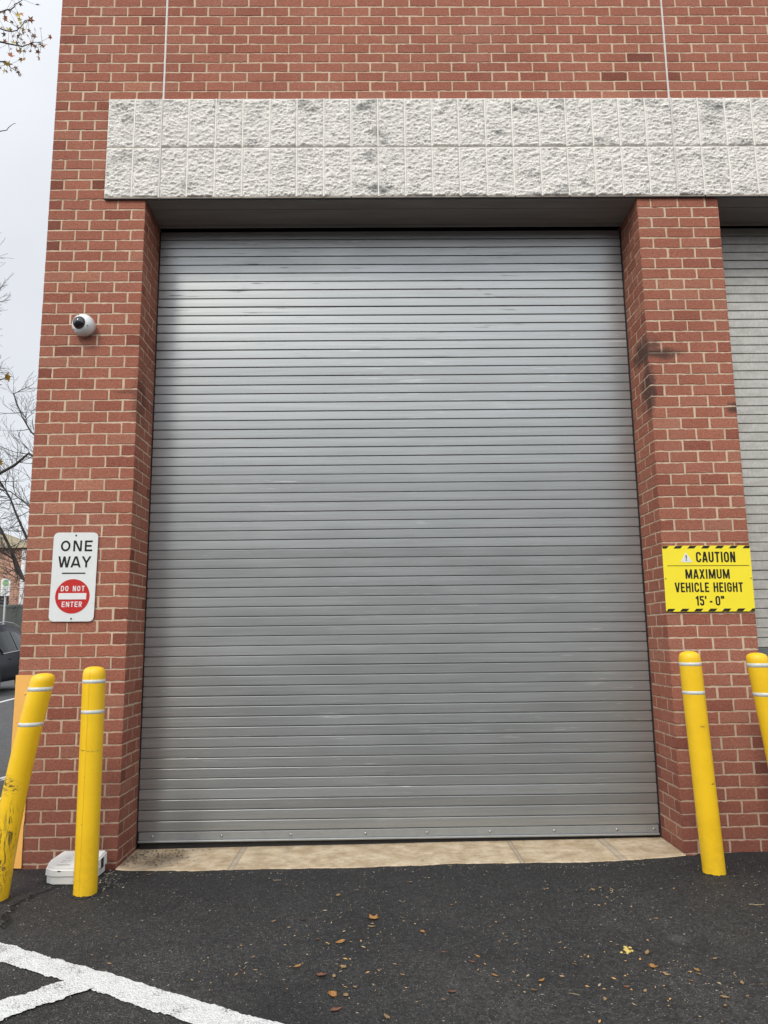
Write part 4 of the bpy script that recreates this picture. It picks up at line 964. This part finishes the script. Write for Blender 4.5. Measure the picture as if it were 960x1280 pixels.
# parked car
def make_car():
    ang = math.atan2(.98, -.17)   # direction from nose to tail
    o = thing('parked_car', 'dark navy hatchback-style crossover parked at the left edge with silver roof rail', 'car', (-11.62, 17.0, GZB), (0, 0, ang-math.pi))
    PAINTC = NT('navy_car_paint').fin((.005, .007, .014), .35, spec=.12)
    GLASS = NT('tinted_car_glass').fin((.012, .014, .014), .2, spec=.12)
    CHR = plain('bright_trim', (.6, .6, .6), .25, .8); TY = plain('tyre_rubber', (.02, .02, .02), .8); RIM = plain('rim_alloy', (.35, .35, .36), .3, .8)
    # x+ = nose; body sections x, half width, sill z, belt z, roof z, roof half width
    S = [(-2.30, .78, .50, .98, 1.02, .70), (-2.22, .86, .42, 1.06, 1.18, .70), (-1.95, .92, .34, 1.12, 1.50, .66), (-1.55, .94, .32, 1.12, 1.68, .66), (-1.0, .95, .30, 1.09, 1.76, .68), (-.2, .95, .30, 1.05, 1.80, .70), (.5, .95, .30, 1.02, 1.74, .69), (.95, .95, .30, 1.00, 1.45, .70), (1.25, .94, .30, .99, 1.10, .72), (1.75, .92, .33, .94, .98, .68), (2.15, .84, .38, .80, .85, .6), (2.32, .72, .45, .68, .70, .5)]
    bm = bmesh.new(); rings = []
    for x, w_, zs, zb, zr, wr in S:
        P = [(w_*.93, zs), (w_, zs+.12), (w_+.01, (zs+zb)/2+.05), (w_*.975, zb), (wr+.01, (zb+zr)/2+.12*(zr-zb)), (wr*.93, zr-.02), (wr*.5, zr+.02)]
        rings.append([bm.verts.new((x, y, z_)) for y, z_ in P]+[bm.verts.new((x, -y, z_)) for y, z_ in P[::-1]])
    for A, B in zip(rings, rings[1:]):
        for k in range(14): bm.faces.new((A[k], A[(k+1) % 14], B[(k+1) % 14], B[k])).smooth = True
    bm.faces.new(rings[0][::-1]); bm.faces.new(rings[-1]); bmesh.ops.recalc_face_normals(bm, faces=bm.faces)
    body = obj('body', bm, PAINTC, o)
    def side(x): 
        for a, b in zip(S, S[1:]):
            if a[0] <= x <= b[0]:
                f = (x-a[0])/(b[0]-a[0]); return [a[i]+(b[i]-a[i])*f for i in range(6)]
    o.scale = (1.08, 1.08, 1.08)
    for s in (-1, 1):
        for nm, x0, x1 in (('rear_quarter_window', -2.0, -1.35), ('rear_door_window', -1.30, -.45), ('front_door_window', -.38, .85)):
            bm = bmesh.new(); n = 6; bt_ = []; tp_ = []
            for i in range(n+1):
                x = x0+(x1-x0)*i/n; q_ = side(x); zb, zr, w_, wr = q_[3], q_[4], q_[1], q_[5]; zt = zr-.13; 
                bt_.append(bm.verts.new((x, s*(w_*.975-.005+.012), zb+.03))); yy = w_*.975+(wr+.01-w_*.975)*((zt-zb)/max(.05, (zr-zb)*.62)); yy = max(yy, wr*.93)
                tp_.append(bm.verts.new((x, s*(yy+.012), max(zb+.035, zt))))
            for i in range(n): bm.faces.new((bt_[i], bt_[i+1], tp_[i+1], tp_[i])).smooth = True
            obj('side_window', bm, GLASS, body)
        for xh in (-.62, .25):
            bm = bmesh.new(); box(bm, xh-.1, xh+.1, s*.955-.012, s*.955+.012, .86, .89, .008); obj('door_handle', bm, PAINTC, body)
        bm = bmesh.new(); tube(bm, [(-1.9, s*.60, 1.60), (-1.6, s*.62, 1.73), (-.9, s*.64, 1.83), (0, s*.65, 1.86), (.5, s*.64, 1.80)], [.013]*5, 6); obj('roof_rail', bm, CHR, body)
        bm = bmesh.new(); tube(bm, [(-2.1, s*.925, 1.10), (-1.5, s*.935, 1.135), (-.5, s*.94, 1.08), (.9, s*.94, 1.02)], [.014]*4, 5); obj('belt_trim', bm, CHR, body)
        bm = bmesh.new(); box(bm, -2.27, -2.05, s*.80-.08, s*.80+.08, .86, 1.0, .02); obj('tail_light', bm, plain('tail_red', (.3, .01, .01), .2), body)
        bm = bmesh.new(); box(bm, 2.0, 2.24, s*.66-.12, s*.66+.12, .68, .80, .02); obj('headlight', bm, plain('headlamp', (.6, .6, .6), .1), body)
        for xw in (-1.42, 1.40):
            bm = bmesh.new(); cyl(bm, (xw, s*.72, .35), (xw, s*.95, .35), .35, .34, 28); tyr = obj('wheel', bm, TY, o)
            bm = bmesh.new(); cyl(bm, (xw, s*.951, .35), (xw, s*.958, .35), .23, .21, 20); obj('rim', bm, RIM, tyr)
            bm = bmesh.new(); cyl(bm, (xw, s*.80, .38), (xw, s*.955, .38), .41, .41, 28); obj('wheel_arch', bm, RUBBER, body)
    return o
car = make_car()

# unseen building added behind the camera: its reflection darkens the lower shutter
fb = thing('added_reflection_block', 'unseen dark building added behind the camera to darken the shutter reflection', 'building', (0, -38, 0))
bm = bmesh.new(); box(bm, -40, 40, -8, 0, -.1, 10.6); obj('wall', bm, plain('reflection_block_dark', (.13, .085, .07), .9, var=.2, scale=1), fb)
bm = bmesh.new(); box(bm, -40.2, 40.2, -8.2, .2, 10.6, 10.85); obj('coping', bm, STEEL, fb)

# trees
def branch(bm, p, d, ln, r, depth, rnd, spread=.55, upb=.12, mi=0, seg=5, tips=None, minr=.004):
    n = 5; pts = [p.copy()]; rad = [r]; q = p.copy(); dd = d.copy()
    for i in range(n):
        dd = (dd+Vector((rnd.gauss(0, .13), rnd.gauss(0, .13), rnd.gauss(0, .10)+upb*.3))).normalized(); q = q+dd*ln/n; pts.append(q.copy()); rad.append(max(minr, r*(1-.62*(i+1)/n)))
    tube(bm, pts, rad, seg if depth > 1 else 3, mi)
    if depth <= 0:
        if tips is not None: tips.append((q.copy(), dd.copy()))
        return
    k = rnd.choice((3, 4, 4, 5))
    for j in range(k):
        i = rnd.randint(1, n) if j else n; i = max(1, i)
        a = Vector((rnd.gauss(0, 1), rnd.gauss(0, 1), rnd.gauss(0, .7))); a = (a-dd*a.dot(dd)).normalized()
        nd = (dd+a*rnd.uniform(spread*.6, spread*1.5)+Vector((0, 0, upb))).normalized()
        branch(bm, pts[i], nd, ln*rnd.uniform(.52, .78), max(minr, rad[i]*.72), depth-1, rnd, spread, upb, mi, seg, tips, minr)
def leaf_star(bm, p, s, rnd, mi):
    n = 10; a0 = rnd.uniform(0, 6.28); nrm = Vector((rnd.gauss(0, 1), rnd.gauss(0, 1), rnd.gauss(0, .6))).normalized(); u = nrm.orthogonal().normalized(); v = nrm.cross(u)
    vs = []
    for i in range(n):
        rr = s*(1 if i % 2 == 0 else .42)*rnd.uniform(.8, 1.1); an = a0+i*2*math.pi/n; vs.append(bm.verts.new(p+u*rr*math.cos(an)+v*rr*math.sin(an)+nrm*s*.3*(i % 2)))
    f = bm.faces.new(vs); f.material_index = mi
# tall bare tree, crown reaches the frame's left edge
rnd = random.Random(21)
ta = thing('bare_tree', 'tall bare tree whose fine twigs reach in high at the left edge', 'tree', (-17.6, 22, GZB))
bm = bmesh.new(); tube(bm, [(0, 0, 0), (.1, .1, 4), (-.1, 0, 8), (0, .1, 12.5)], [.32, .26, .22, .14], 8); obj('trunk', bm, BARK, ta)
bm = bmesh.new()
for k in range(11):
    z_ = rnd.uniform(8.5, 14.5); a = rnd.uniform(0, 6.28)
    branch(bm, Vector((0, .1, min(z_, 12.5))), Vector((math.cos(a), math.sin(a), rnd.uniform(.3, 1.2))).normalized(), rnd.uniform(2.2, 3.0), .07, 4, rnd, .5, .12, minr=.006)
for a0, z0, dz_ in ((0.1, 11.6, .5), (-.1, 12.4, .8), (.2, 12.4, 1.05), (-.5, 10.8, .4), (0.0, 10.6, .25)):
    branch(bm, Vector((0, .1, z0)), Vector((math.cos(a0), math.sin(a0), dz_)).normalized(), 2.35, .07, 4, rnd, .5, .12, minr=.006)
obj('crown', bm, BARK, ta)
# dark tree nearer, its limbs cross the gap beside the pier
tb = thing('bare_tree', 'dark bare tree with crooked limbs crossing in front of the far brick building', 'tree', (-8.1, 13, GZB))
bm = bmesh.new(); tube(bm, [(0, 0, 0), (.03, 0, 1.2), (-.02, .05, 2.3), (.05, .1, 4.2), (.1, .1, 6.0)], [.17, .14, .12, .09, .05], 8); obj('trunk', bm, BARKD, tb)
bm = bmesh.new(); rnd = random.Random(4); V = Vector
def P_(x, z_, y=0): return V((x+8.1, y, z_-GZB))
for pts, r0, r1 in (([P_(-8.1, 2.5), P_(-8.57, 2.9), P_(-8.85, 3.5), P_(-9.15, 4.05), P_(-9.6, 4.7)], .05, .025),
                    ([P_(-8.1, 2.5), P_(-8.58, 2.88, .05), P_(-8.75, 3.05, .05), P_(-8.84, 3.35, .05), P_(-9.15, 3.55, .05), P_(-9.7, 3.9)], .035, .02),
                    ([P_(-8.1, 3.2), P_(-8.58, 3.95), P_(-8.85, 4.5), P_(-9.0, 4.85), P_(-9.3, 5.3)], .035, .018),
                    ([P_(-8.05, 5.6), P_(-8.62, 5.95), P_(-8.95, 5.65), P_(-9.35, 5.42), P_(-9.8, 5.5)], .03, .04),
                    ([P_(-8.05, 6.0), P_(-8.6, 6.5), P_(-8.85, 6.9), P_(-9.1, 7.5)], .03, .008),
                    ([P_(-8.1, 4.2), P_(-8.6, 4.7), P_(-9.0, 5.0), P_(-9.5, 5.1)], .02, .012)):
    n = len(pts); tube(bm, pts, [r0+(r1-r0)*i/(n-1) for i in range(n)], 6)
    for i in range(1, n):
        for k in range(4):
            a = V((rnd.gauss(-.4, .8), rnd.gauss(0, .5), rnd.gauss(.35, .7))).normalized(); j = pts[i].lerp(pts[i-1], rnd.random())
            branch(bm, j, a, rnd.uniform(.35, .75), .011, 2, rnd, .6, .1, minr=.0035)
for k in range(5):
    a = rnd.uniform(0, 6.28); branch(bm, V((.08, .1, rnd.uniform(3.5, 6))), V((math.cos(a), math.sin(a), .9)).normalized(), 1.3, .04, 3, rnd, .55, .15, minr=.004)
obj('crown', bm, BARKD, tb)
# low shrubby tree with old yellow-brown leaves before the far building
tc_ = thing('autumn_tree', 'small tree with sparse yellow-brown leaves beyond the fence', 'tree', (-24.2, 34, GZB))
bm = bmesh.new(); tube(bm, [(0, 0, 0), (.1, 0, 2.5), (0, .1, 5)], [.16, .12, .08], 7); obj('trunk', bm, BARK, tc_)
bm = bmesh.new(); tips = []; rnd = random.Random(9)
for k in range(16):
    a = rnd.uniform(0, 6.28); branch(bm, V((0, 0, rnd.uniform(2.8, 5))), V((math.cos(a), math.sin(a), rnd.uniform(.1, .7))).normalized(), 2.2, .05, 3, rnd, .6, .08, tips=tips, minr=.009)
for p, d in tips:
    for j in range(7): leaf_star(bm, p+V((rnd.gauss(0, .3), rnd.gauss(0, .3), rnd.gauss(0, .25))), rnd.uniform(.05, .09), rnd, rnd.choice((1, 1, 2, 3)))
obj('crown', bm, [BARK, TLEAF_G, TLEAF_Y, TLEAF_O], tc_)
# maple overhanging from the left: trunk outside the frame, leafy twigs inside
td = thing('maple_tree', 'maple with a few withered star-shaped leaves hanging in at the top left', 'tree', (-8.2, 2.0, GZB))
bm = bmesh.new(); tube(bm, [(0, 0, 0), (.05, 0, 2.2), (0, .1, 4.5), (.1, 0, 7.5), (.2, 0, 10)], [.24, .2, .17, .12, .05], 9); obj('trunk', bm, BARK, td)
bm = bmesh.new(); rnd = random.Random(13)
def Q_(x, z_, y=1.5): return V((x+8.2, y-2.0, z_-GZB))
def limb(pts, r0, r1, leaves, lr=.5):
    n = len(pts); sp = []
    for i in range(n-1):
        for k in range(5): sp.append(pts[i].lerp(pts[i+1], k/5)+V((rnd.gauss(0, .008), rnd.gauss(0, .008), rnd.gauss(0, .008))))
    sp.append(pts[-1]); m2 = len(sp); tube(bm, sp, [r0+(r1-r0)*i/(m2-1) for i in range(m2)], 5)
    return sp
s0 = limb([V((.1, 0, 5.6)), Q_(-6.2, 6.5), Q_(-4.6, 7.15), Q_(-3.95, 7.3), Q_(-3.60, 7.22), Q_(-3.40, 7.26)], .022, .002, 0)
s1 = limb([Q_(-4.6, 7.15), Q_(-4.1, 7.55), Q_(-3.78, 7.62), Q_(-3.62, 7.75)], .015, .003, 0)
s2 = limb([Q_(-4.4, 7.2), Q_(-3.98, 7.08), Q_(-3.75, 7.05), Q_(-3.64, 6.95)], .01, .003, 0)
s3 = limb([Q_(-4.3, 7.25), Q_(-3.95, 7.42), Q_(-3.66, 7.40), Q_(-3.55, 7.52)], .01, .003, 0)
s4 = limb([V((.1, 0, 2.8)), Q_(-6, 3.3), Q_(-4.3, 3.65), Q_(-3.62, 3.74), Q_(-3.52, 3.80)], .03, .003, 0)
s5 = limb([Q_(-4.8, 3.5), Q_(-4.1, 3.15), Q_(-3.62, 3.02)], .012, .003, 0)
s6 = limb([V((.1, 0, 4.5)), Q_(-5.5, 5.6), Q_(-4.2, 6.15), Q_(-3.72, 6.30), Q_(-3.60, 6.375)], .012, .002, 0)
for sp, k0, cnt in ((s0, 14, 44), (s1, 7, 18), (s2, 4, 20), (s3, 3, 26)):
    for j in range(cnt):
        b0 = sp[rnd.randint(k0, len(sp)-1)]; dr = V((rnd.gauss(0, .5), rnd.gauss(0, .5), rnd.gauss(-.1, .8))).normalized(); ln = rnd.uniform(.03, .16)
        tube(bm, [b0, b0+dr*ln*.5+V((0, 0, -.005)), b0+dr*ln], [.0018, .0015, .0012], 3)
        mi = rnd.choices((1, 2, 3), (.62, .18, .20))[0]; leaf_star(bm, b0+dr*ln, rnd.uniform(.018, .034)*(1.25 if mi > 1 else 1), rnd, mi)
for x, z_, s, mi in ((-3.62, 7.18, .045, 2), (-3.70, 7.13, .045, 3), (-3.53, 7.52, .04, 3), (-3.76, 6.95, .035, 2), (-3.50, 3.80, .055, 2), (-3.60, 3.74, .05, 2), (-3.575, 3.66, .03, 2), (-3.58, 3.02, .075, 2), (-3.52, 3.0, .045, 2), (-3.66, 2.98, .05, 2), (-3.60, 2.9, .04, 3), (-3.62, 2.55, .03, 3)):
    for k in range(2 if mi == 2 and z_ < 4 else 1): leaf_star(bm, Q_(x+rnd.gauss(0, .004), z_), s, rnd, mi)
obj('crown', bm, [BARKD, TLEAF_G, TLEAF_Y, TLEAF_O], td)
